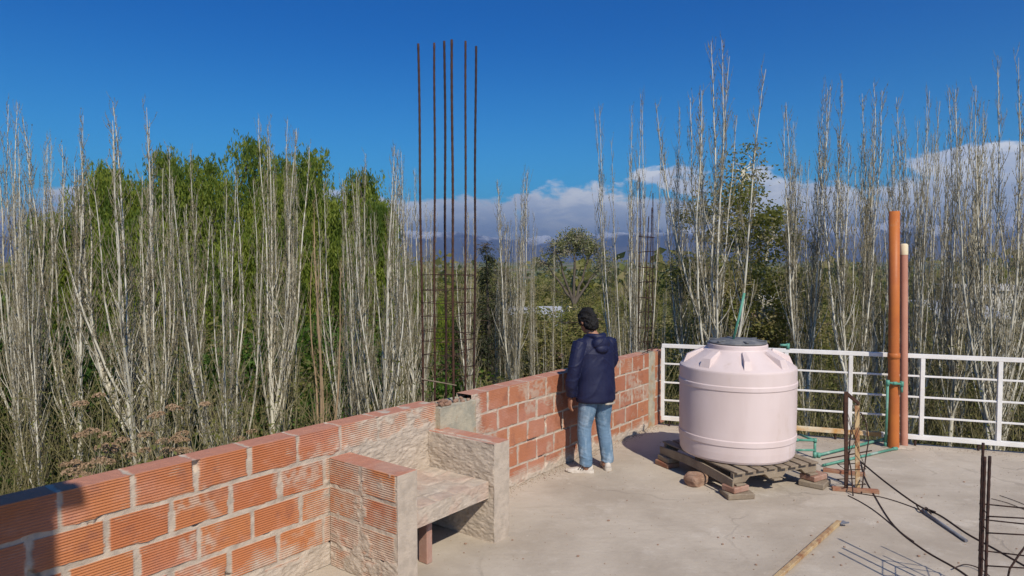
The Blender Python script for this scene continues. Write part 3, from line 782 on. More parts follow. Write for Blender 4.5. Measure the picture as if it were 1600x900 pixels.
mb = MB(); mb.lathe([(0.0, 1.1165), (0.296, 1.1165), (0.302, 1.120), (0.302, 1.130), (0.288, 1.137), (0.20, 1.146), (0.19, 1.156), (0.0, 1.160)], 64)
lid = mb.build('lid', M['lid'], tk)
for k in range(6):
    a_ = k * 1.047 + 0.2; mb = MB(); e = Vector((math.cos(a_), math.sin(a_), 0)); mb.beam(e * 0.20 + Vector((0, 0, 1.148)), e * 0.30 + Vector((0, 0, 1.146)), 0.03, 0.012, 0.003); mb.build('lid_rib', M['lid'], lid)
mb = MB(); p0 = aty(1146, 527, 6.95); p1 = aty(1163, 458, 6.98); p0.z = TC.z + 1.158
mb.tube([p0, p0.lerp(p1, .5) + Vector((0.004, 0, 0)), p1], 0.013, 10)
tag(mb.build('green_pipe', M['green']), 'short green pipe leaning upright on the dark lid of the tank', 'pipe')

# ------------------------------------------------------------------ green plumbing
gp = thing('green_plumbing', 'green plastic water pipes running along the floor to the feet of the orange pipe', 'pipework', onz(1383, 695))
def gpipe(name, pts, r=0.014, m='green'):
    mb = MB(); mb.tube(pts, r, 10); o = mb.build(name, M[m]); at_parent(o, gp)
def fit(p, r=0.021, l=0.03, ax=(0, 0, 1)):
    ax = Vector(ax).normalized(); mb = MB(); mb.tube([p - ax * l, p + ax * l], r, 12); o = mb.build('fitting', M['green']); at_parent(o, gp)
Yg = onz(1384, 696).y
b0 = onz(1384, 696, 0.02); Yf = vp.location.y - 0.085; t0 = aty(1387, 598, Yf); t1 = aty(1409, 600, Yf); t1b = aty(1409, 613, Yf)
gpipe('riser', [b0, t0]); gpipe('crosspipe', [t0, t1]); gpipe('drop', [t1, t1b])
fit(t0); fit(t1); fit(t0.lerp(t1, .5), 0.02, 0.025, (1, 0, 0)); fit(aty(1384, 683, Yg)); fit(b0 + Vector((0, 0, .01)))
u0 = onz(1279, 711, 0.03); u1 = onz(1389, 684, 0.03); gpipe('floor_pipe', [u0, u1], 0.016); fit(u1, 0.022, 0.03, u1 - u0); fit(u0, 0.022, 0.025)
gpipe('floor_pipe', [onz(1286, 727, 0.02), onz(1398, 701, 0.02)], 0.014); fit(onz(1398, 701, 0.02), 0.02, 0.03, (1, 0.3, 0))
v0 = onz(1273, 713, 0.02); v1 = v0 + Vector((0, 0, 0.18)); gpipe('riser', [v0, v1], 0.015); fit(v1, 0.02, 0.022); fit(v0 + Vector((0, 0, .02)))
gpipe('branch_pipe', [v1, v1 + Vector((-0.22, 0.02, 0.0))], 0.014); gpipe('branch_pipe', [v0 + Vector((0, 0, 0.07)), v0 + Vector((-0.24, 0.0, 0.07))], 0.013)
gpipe('branch_pipe', [v1, v1 + Vector((-0.06, 0.25, 0))], 0.014)
fit(v1 + Vector((-0.2, 0.02, 0)), 0.02, 0.02, (1, 0, 0))
mb = MB(); c_ = aty(1231, 546, 7.9); mb.tube([c_, c_ + Vector((0, 0, 0.07))], 0.02, 10); mb.tube([c_ + Vector((0, 0, 0.05)), c_ + Vector((-0.09, 0, 0.05))], 0.014, 8)
tag(mb.build('hose_elbow', M['green']), 'small green elbow at the top rail just right of the tank', 'pipe')

# ------------------------------------------------------------------ rusty frame and the clutter round it
B = onz(1322, 768); Yb = B.y
fr = thing('rusty_frame', 'spindly frame of rusty flats and bent rods standing right of the tank', 'frame', B)
def fpart(name, mb, m): o = mb.build(name, M[m]); at_parent(o, fr); return o
mb = MB(); mb.beam(B, aty(1322, 612, Yb), 0.035, 0.012, 0.002, up=(0, 1, 0)); fpart('upright', mb, 'rust')
b2 = onz(1340, 762); mb = MB(); mb.beam(b2, aty(1339, 632, b2.y), 0.045, 0.012, 0.002, up=(0, 1, 0)); o = fpart('upright', mb, 'yellowrust'); o['label'] = 'yellowish rusted flat upright'
mb = MB(); mb.beam(aty(1322, 614, Yb), aty(1342, 631, b2.y), 0.02, 0.03, 0.002); fpart('top_link', mb, 'rust')
mb = MB(); ribbed(mb, [aty(1319, 618, Yb + .05), aty(1318, 660, Yb + .05), aty(1323, 700, Yb), aty(1330, 735, Yb), onz(1333, 775)], 0.006); fpart('bent_rod', mb, 'rustdark')
mb = MB(); ribbed(mb, [aty(1345, 645, b2.y + .2), aty(1353, 660, b2.y + .2), aty(1357, 690, b2.y + .15), aty(1352, 720, b2.y + .1), onz(1346, 771)], 0.006); fpart('bent_rod', mb, 'rustdark')
mb = MB(); ribbed(mb, [aty(1330, 668, Yb + .3), aty(1327, 700, Yb + .2), onz(1324, 760)], 0.006); fpart('bent_rod', mb, 'rustdark')
for (p, q) in (((1323, 700), (1342, 640)), ((1323, 640), (1342, 700)), ((1322, 720), (1350, 650)), ((1325, 655), (1352, 730))):
    mb = MB(); mb.tube([aty(*p, Yb), aty((p[0] + q[0]) / 2, (p[1] + q[1]) / 2 + 4, Yb + .05), aty(*q, Yb + .1)], 0.003, 5); fpart('cross_wire', mb, 'wire')
for py in (732, 756):
    z = aty(0, py, Yb).z; mb = MB(); mb.tube([Vector((B.x - .03, B.y - .05, z)), Vector((B.x + .17, B.y - .03, z + .005)), Vector((B.x + .18, B.y + .16, z)), Vector((B.x - .02, B.y + .14, z))], 0.0045, 6, closed=True); fpart('tie', mb, 'rustdark')
def floor_stick(name, label, cat, a, b, w_, h_, m, za=0.0, zb=0.0):
    p = onz(*a, za); q = onz(*b, zb); mb = MB(); mb.beam(p + Vector((0, 0, h_ / 2 + .001)), q + Vector((0, 0, h_ / 2 + .001)), w_, h_, 0.002)
    return tag(mb.build(name, M[m]), label, cat)
floor_stick('plank', 'short reddish plank on the floor behind the rusty frame', 'plank', (1286, 736), (1352, 744), 0.07, 0.03, 'redwood')
floor_stick('plank', 'short reddish plank lying across the foot of the rusty frame', 'plank', (1300, 766), (1373, 771), 0.05, 0.035, 'redwood')
floor_stick('metal_rod', 'dark rod on the floor between the pallet and the green pipes', 'rod', (1284, 719), (1362, 705), 0.012, 0.012, 'rustdark')
floor_stick('metal_bar', 'yellow and rust coloured square bar lying on the floor at the lower right', 'bar', (1311, 818), (1130, 980), 0.038, 0.026, 'yellowrust', 0.01)
mb = MB(); p = onz(1313, 817, 0.03)
mb.obox(p + Vector((0.02, 0.01, 0)), (0.03, 0.01, 0.004), (-0.006, 0.02, 0), (0, 0, 0.003)); mb.obox(p + Vector((0.045, -0.01, 0.004)), (0.02, -0.006, 0.006), (0.005, 0.012, 0), (0, 0, 0.003))
tag(mb.build('torn_tape', M['grey']), 'scrap of grey tape at the upper end of the yellow rusted bar', 'tape')
mb = MB(); mb.tube([onz(1441, 798, .016), onz(1510, 845, .014)], 0.013, 10)
tag(mb.build('grey_tube', M['grey']), 'straight grey tube on the floor among the cables', 'tube')

def wire(name, label, cat, pts, r=0.005, m='wire', z=0.006, n=8, lift=None):
    ps = [onz(x, y, z if lift is None else lift[i]) for i, (x, y) in enumerate(pts)]
    out = []
    for i in range(len(ps) - 1):      # Catmull-Rom
        p0 = ps[max(i - 1, 0)]; p1 = ps[i]; p2 = ps[i + 1]; p3 = ps[min(i + 2, len(ps) - 1)]
        for k in range(n):
            t = k / n
            out.append(0.5 * ((2 * p1) + (p2 - p0) * t + (2 * p0 - 5 * p1 + 4 * p2 - p3) * t * t + (3 * p1 - p0 - 3 * p2 + p3) * t ** 3))
    out.append(ps[-1])
    mb = MB(); mb.tube(out, r, 6); return tag(mb.build(name, M[m]), label, cat)
wire('cable', 'dark cable running from the rusty frame past the grey tube to the right edge', 'cable', [(1346, 722), (1385, 754), (1434, 789), (1470, 806), (1510, 833), (1555, 858), (1615, 892)], 0.0065)
wire('cable', 'thick dark cable curving from the rusty frame to the bottom right corner', 'cable', [(1345, 720), (1351, 745), (1364, 770), (1396, 820), (1442, 858), (1497, 890), (1530, 915)], 0.006)
wire('cable', 'thin wire on the floor joining the thick curving cable', 'cable', [(1325, 774), (1348, 786), (1372, 802), (1411, 834), (1428, 846)], 0.004)
wire('cable', 'thin wire from the pallet corner to the upper end of the grey tube', 'cable', [(1286, 757), (1325, 768), (1374, 776), (1406, 785), (1436, 796)], 0.004)
wire('cable', 'tangled twist of wire round the upper end of the grey tube', 'cable', [(1432, 790), (1440, 799), (1447, 793), (1455, 803), (1450, 796), (1462, 800)], 0.006, z=0.02)
for i, pts in enumerate([[(1549, 779), (1575, 786), (1605, 798)], [(1562, 774), (1585, 782), (1610, 792)]]):
    wire('metal_rod', ['nearer of two thin rods on the floor at the right edge', 'farther of two thin rods on the floor at the right edge'][i], 'rod', pts, 0.003)
wire('wire_loop', 'loop of stiff wire on the floor at the foot of the rusty bars, bottom right', 'wire', [(1490, 888), (1508, 882), (1530, 888), (1552, 905)], 0.004, z=0.02)

# short cage at the right edge; its bars throw the long thin shadows on the floor
rc3 = thing('rebar_cage', 'group of short thick rusty bars rising out of the floor at the lower right edge', 'rebar', (2.95, 4.2, 0))
SB = [(2.972, 4.27, 1.053), (2.845, 4.03, 1.037), (2.900, 4.15, 1.0), (3.22, 4.16, 1.02), (3.14, 4.00, 1.01)]
for i, (x, y, h) in enumerate(SB):
    mb = MB(); ribbed(mb, bar_pts((x, y, 0), (x + 0.004, y, h), 5, 0.003, 60 + i), 0.0085 if i < 3 else 0.006); o = mb.build('bar', M['rustdark']); at_parent(o, rc3)
q = [Vector((SB[0][0], SB[0][1] + .012, 0)), Vector((SB[3][0] + .01, SB[3][1] + .012, 0)), Vector((SB[4][0] + .012, SB[4][1] - .012, 0)), Vector((SB[1][0], SB[1][1] - .012, 0))]
for z in (0.66, 0.56, 0.36):
    mb = MB(); mb.tube([p + Vector((0, 0, z + 0.006 * i)) for i, p in enumerate(q)], 0.0045, 6, closed=True); o = mb.build('stirrup', M['rustdark']); at_parent(o, rc3)
mb = MB(); a_ = Vector((3.17, 4.08, 0.52)); mb.tube([a_, a_ + Vector((-.04, 0, -.03)), a_ + Vector((-.09, 0, -.10)), a_ + Vector((-.16, -.02, -.18)), a_ + Vector((-.19, -.03, -.30))], 0.006, 6)
mb.tube([a_, a_ + Vector((-.0, 0, -.08)), a_ + Vector((.02, 0, -.20)), a_ + Vector((.03, 0, -.34))], 0.006, 6); o = mb.build('hook', M['rustdark']); at_parent(o, rc3)
# pebbles and crumbs
rng = random.Random(12)
for i in range(46):
    px = rng.uniform(700, 1590); py = rng.uniform(745, 890)
    if 1030 < px < 1290 and py < 800: continue
    r = rng.uniform(0.003, 0.012); mb = MB(); bmx = bmesh.new(); bmesh.ops.create_icosphere(bmx, subdivisions=1, radius=1)
    for v in bmx.verts: v.co = Vector((v.co.x * r * rng.uniform(.8, 1.4), v.co.y * r, (v.co.z + .8) * r * .6))
    me = bpy.data.meshes.new('pebble'); bmx.to_mesh(me); bmx.free(); me.materials.append(M['stone'])
    o = link('pebble', me); o.location = onz(px, py); tag(o, 'tiny stone crumb lying loose on the concrete floor', 'pebble', 'crumbs on the floor')

# ------------------------------------------------------------------ the man
def remesh(name, mb, vox, mats, parent, smooth_it=4, disp=None):
    """fuse overlapping closed shapes into one continuous surface"""
    me = bpy.data.meshes.new('tmp'); me.from_pydata(mb.v, [], mb.f); me.update()
    bmm = bmesh.new(); bmm.from_mesh(me); bmesh.ops.recalc_face_normals(bmm, faces=bmm.faces); bmm.to_mesh(me); bmm.free()
    ob = bpy.data.objects.new('tmp', me); COL.objects.link(ob)
    md = ob.modifiers.new('r', 'REMESH'); md.mode = 'VOXEL'; md.voxel_size = vox; md.use_smooth_shade = True
    sm = ob.modifiers.new('s', 'SMOOTH'); sm.iterations = smooth_it; sm.factor = 0.5
    dg = bpy.context.evaluated_depsgraph_get(); dg.update()
    out = bpy.data.meshes.new_from_object(ob.evaluated_get(dg))
    bpy.data.objects.remove(ob); bpy.data.meshes.remove(me)
    out.name = name; out.materials.clear()
    for m in mats: out.materials.append(m)
    if disp:
        n = len(out.vertices); co = np.empty(n * 3, np.float32); out.vertices.foreach_get('co', co); co = co.reshape(-1, 3)
        nn = np.empty(n * 3, np.float32); out.vertices.foreach_get('normal', nn); nn = nn.reshape(-1, 3)
        co += nn * disp(co)[:, None].astype(np.float32); out.vertices.foreach_set('co', co.ravel()); out.update()
    out.polygons.foreach_set('use_smooth', np.ones(len(out.polygons), bool)); out.polygons.foreach_set('material_index', np.zeros(len(out.polygons), np.int32))
    return link(name, out, parent)
def rings(mb, secs, n=24):
    """closed loft through (centre, rx, ry[, tilt axis]) horizontal ellipses"""
    vs = []
    for c, rx, ry in secs:
        for k in range(n):
            a_ = 2 * math.pi * k / n; vs.append(Vector(c) + Vector((rx * math.cos(a_), ry * math.sin(a_), 0)))
    fs = [(i * n + k, i * n + (k + 1) % n, (i + 1) * n + (k + 1) % n, (i + 1) * n + k) for i in range(len(secs) - 1) for k in range(n)]
    fs += [tuple(range(n))[::-1], tuple((len(secs) - 1) * n + k for k in range(n))]
    mb.add(vs, fs, True)
def limb(mb, pts, rad, n=14, sub=6):
    ps = [Vector(p) for p in pts]; out = []; rr = []
    for i in range(len(ps) - 1):
        p0 = ps[max(i - 1, 0)]; p1 = ps[i]; p2 = ps[i + 1]; p3 = ps[min(i + 2, len(ps) - 1)]
        for k in range(sub):
            t = k / sub; out.append(0.5 * ((2 * p1) + (p2 - p0) * t + (2 * p0 - 5 * p1 + 4 * p2 - p3) * t * t + (3 * p1 - p0 - 3 * p2 + p3) * t ** 3)); rr.append(rad[i] * (1 - t) + rad[i + 1] * t)
    out.append(ps[-1]); rr.append(rad[-1]); mb.tube(out, rr, n)
def ell(mb, c, r, rot=None, n=16, m=10):
    vs = []; fs = []; Rm = rot or Matrix.Identity(3)
    for i in range(m + 1):
        th = math.pi * (0.02 + 0.96 * i / m)
        for k in range(n):
            ph = 2 * math.pi * k / n
            vs.append(Vector(c) + Rm @ Vector((r[0] * math.sin(th) * math.cos(ph), r[1] * math.sin(th) * math.sin(ph), r[2] * math.cos(th))))
    fs = [(i * n + k, i * n + (k + 1) % n, (i + 1) * n + (k + 1) % n, (i + 1) * n + k) for i in range(m) for k in range(n)]
    fs += [tuple(range(n))[::-1], tuple(m * n + k for k in range(n))]
    mb.add(vs, fs, True)

skin = vary('skin', (0.36, 0.185, 0.115), (0.32, 0.16, 0.10), 12, 0.55)
def fabric(name, c1, c2, rough, bs, bstr, spec=0.3, c3=None, bdist=0.02):
    m, k, b = mat(name); co = k.n('ShaderNodeTexCoord').outputs['Object']
    c = k.mix(k.ss(k.noise(co, 7, 4), 0.4, 0.6), c1, c2)
    if c3: c = k.mix(k.ss(k.noise(k.n('ShaderNodeMapping', {'Vector': co, 'Scale': (1, 1, .4)}).outputs[0], 11, 4), 0.5, 0.68), c, c3)
    k.t.links.new(c, b.inputs['Base Color']); b.inputs['Roughness'].default_value = rough; b.inputs['Specular IOR Level'].default_value = spec
    st = k.n('ShaderNodeMapping', {'Vector': co, 'Scale': (1, 1, 1.9)}).outputs[0]
    w1 = k.noise(st, bs, 3, 0.5, 1.2)
    rdg = k.math('ABSOLUTE', k.math('SUBTRACT', w1, 0.5))
    bp = k.n('ShaderNodeBump', {'Height': rdg, 'Strength': bstr, 'Distance': bdist}); k.t.links.new(bp.outputs[0], b.inputs['Normal'])
    return m
navy = fabric('navy_nylon', (0.007, 0.009, 0.038), (0.010, 0.013, 0.046), 0.6, 4, 0.22, 0.35, bdist=0.03)
denim = fabric('light_denim', (0.12, 0.20, 0.29), (0.15, 0.235, 0.33), 0.85, 8, 0.35, 0.15, (0.27, 0.355, 0.44), bdist=0.04)
MP = Vector((0.875, 7.10, 0)); MR = R(28)
man = thing('person', 'man in navy hooded jacket, jeans and sneakers leaning at the brick parapet', 'person', MP, MR)
mb = MB()
HC = Vector((-0.045, 0.095, 1.575)); Ht = Matrix.Rotation(R(-22), 3, 'X') @ Matrix.Rotation(0, 3, 'Z')
hz = Matrix.Rotation(R(4), 3, 'Z') @ Ht
ell(mb, HC, (0.074, 0.092, 0.108), hz)                                   # cranium
ell(mb, HC + hz @ Vector((0, 0.035, -0.055)), (0.056, 0.062, 0.070), hz)  # jaw
ell(mb, HC + hz @ Vector((0, 0.098, -0.028)), (0.013, 0.020, 0.024), hz)  # nose
ell(mb, HC + hz @ Vector((0, 0.090, -0.068)), (0.024, 0.010, 0.008), hz)  # lips
ell(mb, HC + hz @ Vector((0, 0.088, 0.018)), (0.045, 0.010, 0.008), hz)   # brow
for sx in (-1, 1):
    ell(mb, HC + hz @ Vector((sx * 0.077, -0.006, -0.014)), (0.009, 0.018, 0.031), hz)   # ears
limb(mb, [(-0.005, 0.015, 1.38), (-0.02, 0.045, 1.45), HC + hz @ Vector((0, -0.015, -0.06))], [0.075, 0.056, 0.056])
rings(mb, [((0, 0.0, 0.80), .15, .10), ((0, 0, 0.92), .15, .10), ((0, .0, 1.05), .13, .09), ((0, .005, 1.22), .16, .10), ((0, .012, 1.34), .17, .09), ((0, .015, 1.41), .09, .065)])
Ls = [(-0.185, 0.01, 1.355), (-0.275, -0.015, 1.10), (-0.265, 0.055, 0.80)]
Rs = [(0.180, 0.02, 1.355), (0.238, 0.06, 1.12), (0.130, 0.250, 1.050)]
limb(mb, Ls, [.05, .038, .024]); limb(mb, Rs, [.05, .038, .024])
def hand(mb, wr_, fwd, up, side, curl):
    """palm box-like ellipsoid, five separate bent fingers"""
    fwd = Vector(fwd).normalized(); up = Vector(up); up = (up - fwd * up.dot(fwd)).normalized(); lat = fwd.cross(up) * side
    wr_ = Vector(wr_); Rm = Matrix((lat, fwd, up)).transposed()
    ell(mb, wr_ + fwd * 0.052, (0.040, 0.052, 0.016), Rm)
    for i, (off, ln, an) in enumerate([(-0.030, .068, -8), (-0.010, .080, -2), (0.010, .076, 3), (0.029, .060, 10)]):
        d = (fwd + lat * math.tan(R(an))).normalized(); p = wr_ + fwd * 0.085 + lat * off; pts = [p - d * 0.02, p]
        dd = d
        for j, f_ in enumerate((0.45, 0.3, 0.25)):
            dd = (dd - up * math.tan(R(curl * (0.6 + 0.4 * j)))).normalized(); p = p + dd * ln * f_; pts.append(p)
        limb(mb, pts, [.0095, .0095, .009, .0082, .007], 8, 3)
    p = wr_ + fwd * 0.028 - lat * 0.030; t1_ = (fwd * 0.7 - lat * 0.75 - up * 0.25).normalized(); t2_ = (fwd * 0.95 - lat * 0.2 - up * 0.3).normalized()
    limb(mb, [p, p + t1_ * 0.035, p + t1_ * 0.035 + t2_ * 0.030, p + t1_ * 0.035 + t2_ * 0.052], [.013, .012, .010, .008], 8, 3)
hand(mb, (-0.262, 0.070, 0.79), (-0.05, 0.12, -1), (-1, 0.15, 0), -1, 22)
hand(mb, (0.125, 0.260, 1.048), (-0.35, 0.92, -0.12), (0, 0.1, 1), 1, 12)
for sx, kx, ky, ax_, ay_ in ((-1, -0.115, 0.035, -0.13, -0.02), (1, 0.115, 0.02, 0.125, -0.01)):
    limb(mb, [(sx * 0.085, 0, 0.88), (kx, ky, 0.47), (ax_, ay_, 0.085)], [.085, .055, .038]); 
ell(mb, (-0.13, -0.02, 0.06), (0.04, 0.04, 0.04)); ell(mb, (0.125, -0.01, 0.06), (0.04, 0.04, 0.04))
remesh('body', mb, 0.0048, [skin], man, 3)
for sx in (-1, 1):
    mb = MB(); ell(mb, HC + hz @ Vector((sx * 0.030, 0.083, -0.002)), (0.011, 0.008, 0.006), hz); mb.build('eye', M['black'], man)
# hair: thick cap, fuller at the back and top
mb = MB()
ell(mb, HC + hz @ Vector((0, -0.012, 0.026)), (0.094, 0.104, 0.106), hz)
ell(mb, HC + hz @ Vector((0, -0.054, -0.046)), (0.086, 0.064, 0.084), hz)
ell(mb, HC + hz @ Vector((0.01, 0.030, 0.070)), (0.078, 0.062, 0.044), hz)
for sx in (-1, 1): ell(mb, HC + hz @ Vector((sx * 0.076, 0.020, 0.012)), (0.018, 0.032, 0.048), hz)
hairm = vary('black_hair', (0.005, 0.0045, 0.0045), (0.010, 0.008, 0.007), 60, 0.65, 0.9, 90, stretch=(1, 1, 0.3))
remesh('hair', mb, 0.006, [hairm], man, 3, lambda c: (fbm(c[:, 0] * 60 + c[:, 1] * 30, c[:, 2] * 30, 5) - 0.5) * 0.050)
# jacket
mb = MB()
rings(mb, [((-.005, -0.005, 0.735), .205, .150), ((-.005, -0.008, 0.76), .222, .160), ((0, -.01, 0.86), .222, .158), ((0, -.006, 0.98), .212, .150), ((0, 0, 1.12), .216, .146), ((0, .004, 1.25), .222, .142), ((0, .01, 1.335), .205, .122), ((-.004, .016, 1.395), .150, .100), ((-.010, .024, 1.435), .088, .078)], 32)
ell(mb, (-.175, .01, 1.325), (.075, .080, .080)); ell(mb, (.175, .015, 1.325), (.075, .080, .080))
limb(mb, [Ls[0], (-0.245, -0.01, 1.21), Ls[1], (-0.288, 0.018, 0.95), (-0.268, 0.052, 0.835), (-0.264, 0.06, 0.80)], [.080, .076, .068, .064, .055, .048])
limb(mb, [Rs[0], (0.222, 0.035, 1.23), Rs[1], (0.200, 0.14, 1.085), (0.145, 0.225, 1.06)], [.080, .076, .069, .062, .050])
ell(mb, (-.008, -.098, 1.350), (.105, .070, .080), Matrix.Rotation(R(28), 3, 'X'))      # hood folded on the back
ell(mb, (-.008, -.128, 1.300), (.080, .048, .050))
limb(mb, [(-.10, .045, 1.42), (-.092, -.02, 1.43), (-.055, -.075, 1.425), (.0, -.095, 1.42), (.05, -.075, 1.425), (.085, -.02, 1.43), (.09, .045, 1.42)], [.020, .026, .030, .030, .030, .026, .020], 10, 4)
def jfold(c):
    x, y, z = c[:, 0], c[:, 1], c[:, 2]
    a1 = vnoise(z * 9 + np.abs(x) * 7 + 2 * vnoise(x * 4, z * 3, 2), x * 3 + y * 3, 3); r1 = 1 - np.abs(a1 - 0.5) * 4
    a2 = vnoise(z * 16 - np.abs(x) * 10, x * 4 + y * 6, 7); r2 = 1 - np.abs(a2 - 0.5) * 4
    arm = sstep(np.abs(x), 0.21, 0.26)
    return sstep(r1, 0.45, 1.0) * 0.0050 + sstep(r2, .3, 1) * (0.0002 + 0.0024 * arm) - 0.001
remesh('jacket', mb, 0.0065, [navy], man, 4, jfold)
mb = MB(); mb.tube([Vector((.205 * math.cos(t), -0.005 + .150 * math.sin(t), 0.722 + .006 * math.sin(3 * t))) for t in np.linspace(-1.5, 0.9, 16)], [0.004] + [0.011] * 14 + [0.004], 8)
mb.build('shirt_hem', vary('beige_shirt', (0.45, 0.40, 0.32), (0.4, 0.35, 0.28), 20, 0.9), man)
# jeans
mb = MB()
rings(mb, [((0, 0, 0.735), .165, .125), ((0, -0.005, 0.80), .176, .138), ((0, -.005, 0.88), .172, .130), ((0, 0, 0.95), .16, .12)], 28)
limb(mb, [(-.088, -.004, 0.82), (-.098, 0.01, 0.66), (-.115, 0.035, 0.47), (-.126, 0.010, 0.27), (-.130, -.018, 0.13), (-.130, -.015, 0.085)], [.102, .096, .077, .071, .066, .066], 18)
limb(mb, [(.088, -.004, 0.82), (.098, 0.005, 0.66), (.115, 0.020, 0.47), (.132, 0.0, 0.27), (.146, -.012, 0.13), (.147, -.008, 0.088)], [.102, .096, .076, .070, .066, .066], 18)
def dfold(c):
    x, y, z = c[:, 0], c[:, 1], c[:, 2]
    low = sstep(0.30 - z, 0, 0.18) + sstep(0.09 - np.abs(z - 0.50), 0, 0.09) * 0.6 + sstep(0.10 - np.abs(z - 0.74), 0, 0.1) * 0.5
    a1 = vnoise(z * 34 + x * 14, x * 9 + y * 12, 13); a2 = vnoise(z * 9 + y * 6, x * 14, 17)
    return (1 - np.abs(a1 - 0.5) * 4) * 0.0030 * (0.2 + low) + (a2 - 0.5) * 0.006
remesh('jeans', mb, 0.0065, [denim], man, 3, dfold)
for sx in (-1, 1):     # back pockets, seams
    mb = MB(); c0 = Vector((sx * 0.085, -0.1385, 0.685)); w2, h2 = 0.058, 0.07
    pts = [c0 + Vector((-w2, abs(0) + 0.006, h2)), c0 + Vector((w2, 0.006, h2)), c0 + Vector((w2, 0.010, -h2 * .6)), c0 + Vector((0, 0.004, -h2)), c0 + Vector((-w2, 0.010, -h2 * .6))]
# shoes
white_sh = vary('shoe_white', (0.62, 0.57, 0.50), (0.52, 0.46, 0.40), 20, 0.75, 0.2, 200)
def shoe(ax_, ay_, rz):
    Rz = Matrix.Rotation(rz, 3, 'Z'); o_ = Vector((ax_, ay_, 0))
    def T(p): return o_ + Rz @ Vector(p)
    secs = [(-0.085, .026, .030, .075), (-0.07, .034, .030, .085), (-0.03, .037, .030, .088), (0.02, .038, .030, .078), (0.07, .043, .030, .058), (0.12, .046, .028, .046), (0.16, .040, .028, .038), (0.185, .024, .028, .030)]
    mb = MB(); vs = []; n = 16
    for y, wd, zb, zt in secs:
        for k in range(n):
            a_ = 2 * math.pi * k / n; cx = math.cos(a_); sz = math.sin(a_)
            x = wd * (abs(cx) ** 0.7) * (1 if cx > 0 else -1); z = zb + (zt - zb) * max(0, sz) ** 0.8 - 0.006 * max(0, -sz)
            vs.append(T((x, y, z)))
    fs = [(i * n + k, (i + 1) * n + k, (i + 1) * n + (k + 1) % n, i * n + (k + 1) % n) for i in range(len(secs) - 1) for k in range(n)]
    fs += [tuple(range(n)), tuple((len(secs) - 1) * n + k for k in range(n))[::-1]]
    mb.add(vs, fs, True); mb.lathe([(0.038, 0), (0.034, .03)], 16, T((0, -0.04, .075)))
    sh = mb.build('shoe', white_sh, man)
    mb = MB(); vs = []
    ol = [(-0.095, .022), (-0.08, .036), (-0.03, .042), (0.03, .041), (0.08, .047), (0.13, .050), (0.17, .042), (0.198, .022)]
    loop = [(-w_, y) for y, w_ in ol] + [(w_, y) for y, w_ in reversed(ol)]
    m_ = len(loop)
    for z, s_ in ((0.0005, 0.95), (0.006, 1.0), (0.028, 0.98), (0.032, 0.93)):
        vs += [T((x * s_, y * (0.99 if s_ < 0.96 else 1), z + 0.008 * (y > .15) * (z < .01))) for x, y in loop]
    fs = [(i * m_ + k, i * m_ + (k + 1) % m_, (i + 1) * m_ + (k + 1) % m_, (i + 1) * m_ + k) for i in range(3) for k in range(m_)] + [tuple(range(m_)), tuple(3 * m_ + k for k in range(m_))[::-1]]
    mb.add(vs, fs, False); mb.build('sole', vary('sole_white', (0.66, 0.60, 0.52), (0.5, 0.44, 0.37), 15, 0.8), sh)
    for sx in (-1, 1):
        for k in range(3):
            y = 0.0 + k * 0.026; mb = MB()
            a_ = T((sx * 0.0395, y + 0.018, 0.034)); b_ = T((sx * 0.0385, y + 0.004, 0.055)); c_ = T((sx * 0.026, y - 0.008, 0.0745 - k * 0.006))
            mb.tube([a_, b_, c_], 0.0042, 6); mb.build('stripe', M['black'], sh)
shoe(-0.135, -0.005, R(52)); shoe(0.150, 0.0, R(-26))
# ------------------------------------------------------------------ vegetation builders
class Tubes:
    def __init__(s): s.V = []; s.F = []; s.R = []; s.n = 0; s.rv = 0.5
    def add(s, p, r, k=4):
        p = np.asarray(p, float); r = np.asarray(r, float); m = len(p)
        t = np.gradient(p, axis=0); t /= (np.linalg.norm(t, axis=1, keepdims=True) + 1e-9)
        ref = np.array([1.0, 0.13, 0.0]); a = np.cross(t, ref); a /= (np.linalg.norm(a, axis=1, keepdims=True) + 1e-9); b = np.cross(t, a)
        ang = np.arange(k) * 2 * np.pi / k
        v = p[:, None, :] + (a[:, None, :] * np.cos(ang)[None, :, None] + b[:, None, :] * np.sin(ang)[None, :, None]) * r[:, None, None]
        s.V.append(v.reshape(-1, 3)); s.R.append(np.full(m * k, s.rv))
        I = np.arange(m * k).reshape(m, k) + s.n; J = np.roll(I, -1, 1)
        s.F.append(np.stack([I[:-1], J[:-1], J[1:], I[1:]], -1).reshape(-1, 4)); s.n += m * k
    def mesh(s, name, mt): return arr_mesh(name, np.concatenate(s.V), np.concatenate(s.F), mt, smooth=True, attrs={'rnd': np.concatenate(s.R)})
def leaf_mesh(name, C, dirs, nrm, ln, wd, mt, rs):
    """one rhombus-like folded leaf per centre"""
    n = len(C); ln = np.broadcast_to(ln, n)[:, None]; wd = np.broadcast_to(wd, n)[:, None]
    d = dirs / (np.linalg.norm(dirs, axis=1, keepdims=True) + 1e-9); sd_ = np.cross(d, nrm); sd_ /= (np.linalg.norm(sd_, axis=1, keepdims=True) + 1e-9)
    V = np.stack([C - d * ln / 2, C + sd_ * wd / 2, C + d * ln / 2, C - sd_ * wd / 2], 1).reshape(-1, 3)
    Fq = np.arange(n * 4).reshape(n, 4)
    return arr_mesh(name, V, Fq, mt, attrs={'rnd': np.repeat(rs.rand(n), 4)})

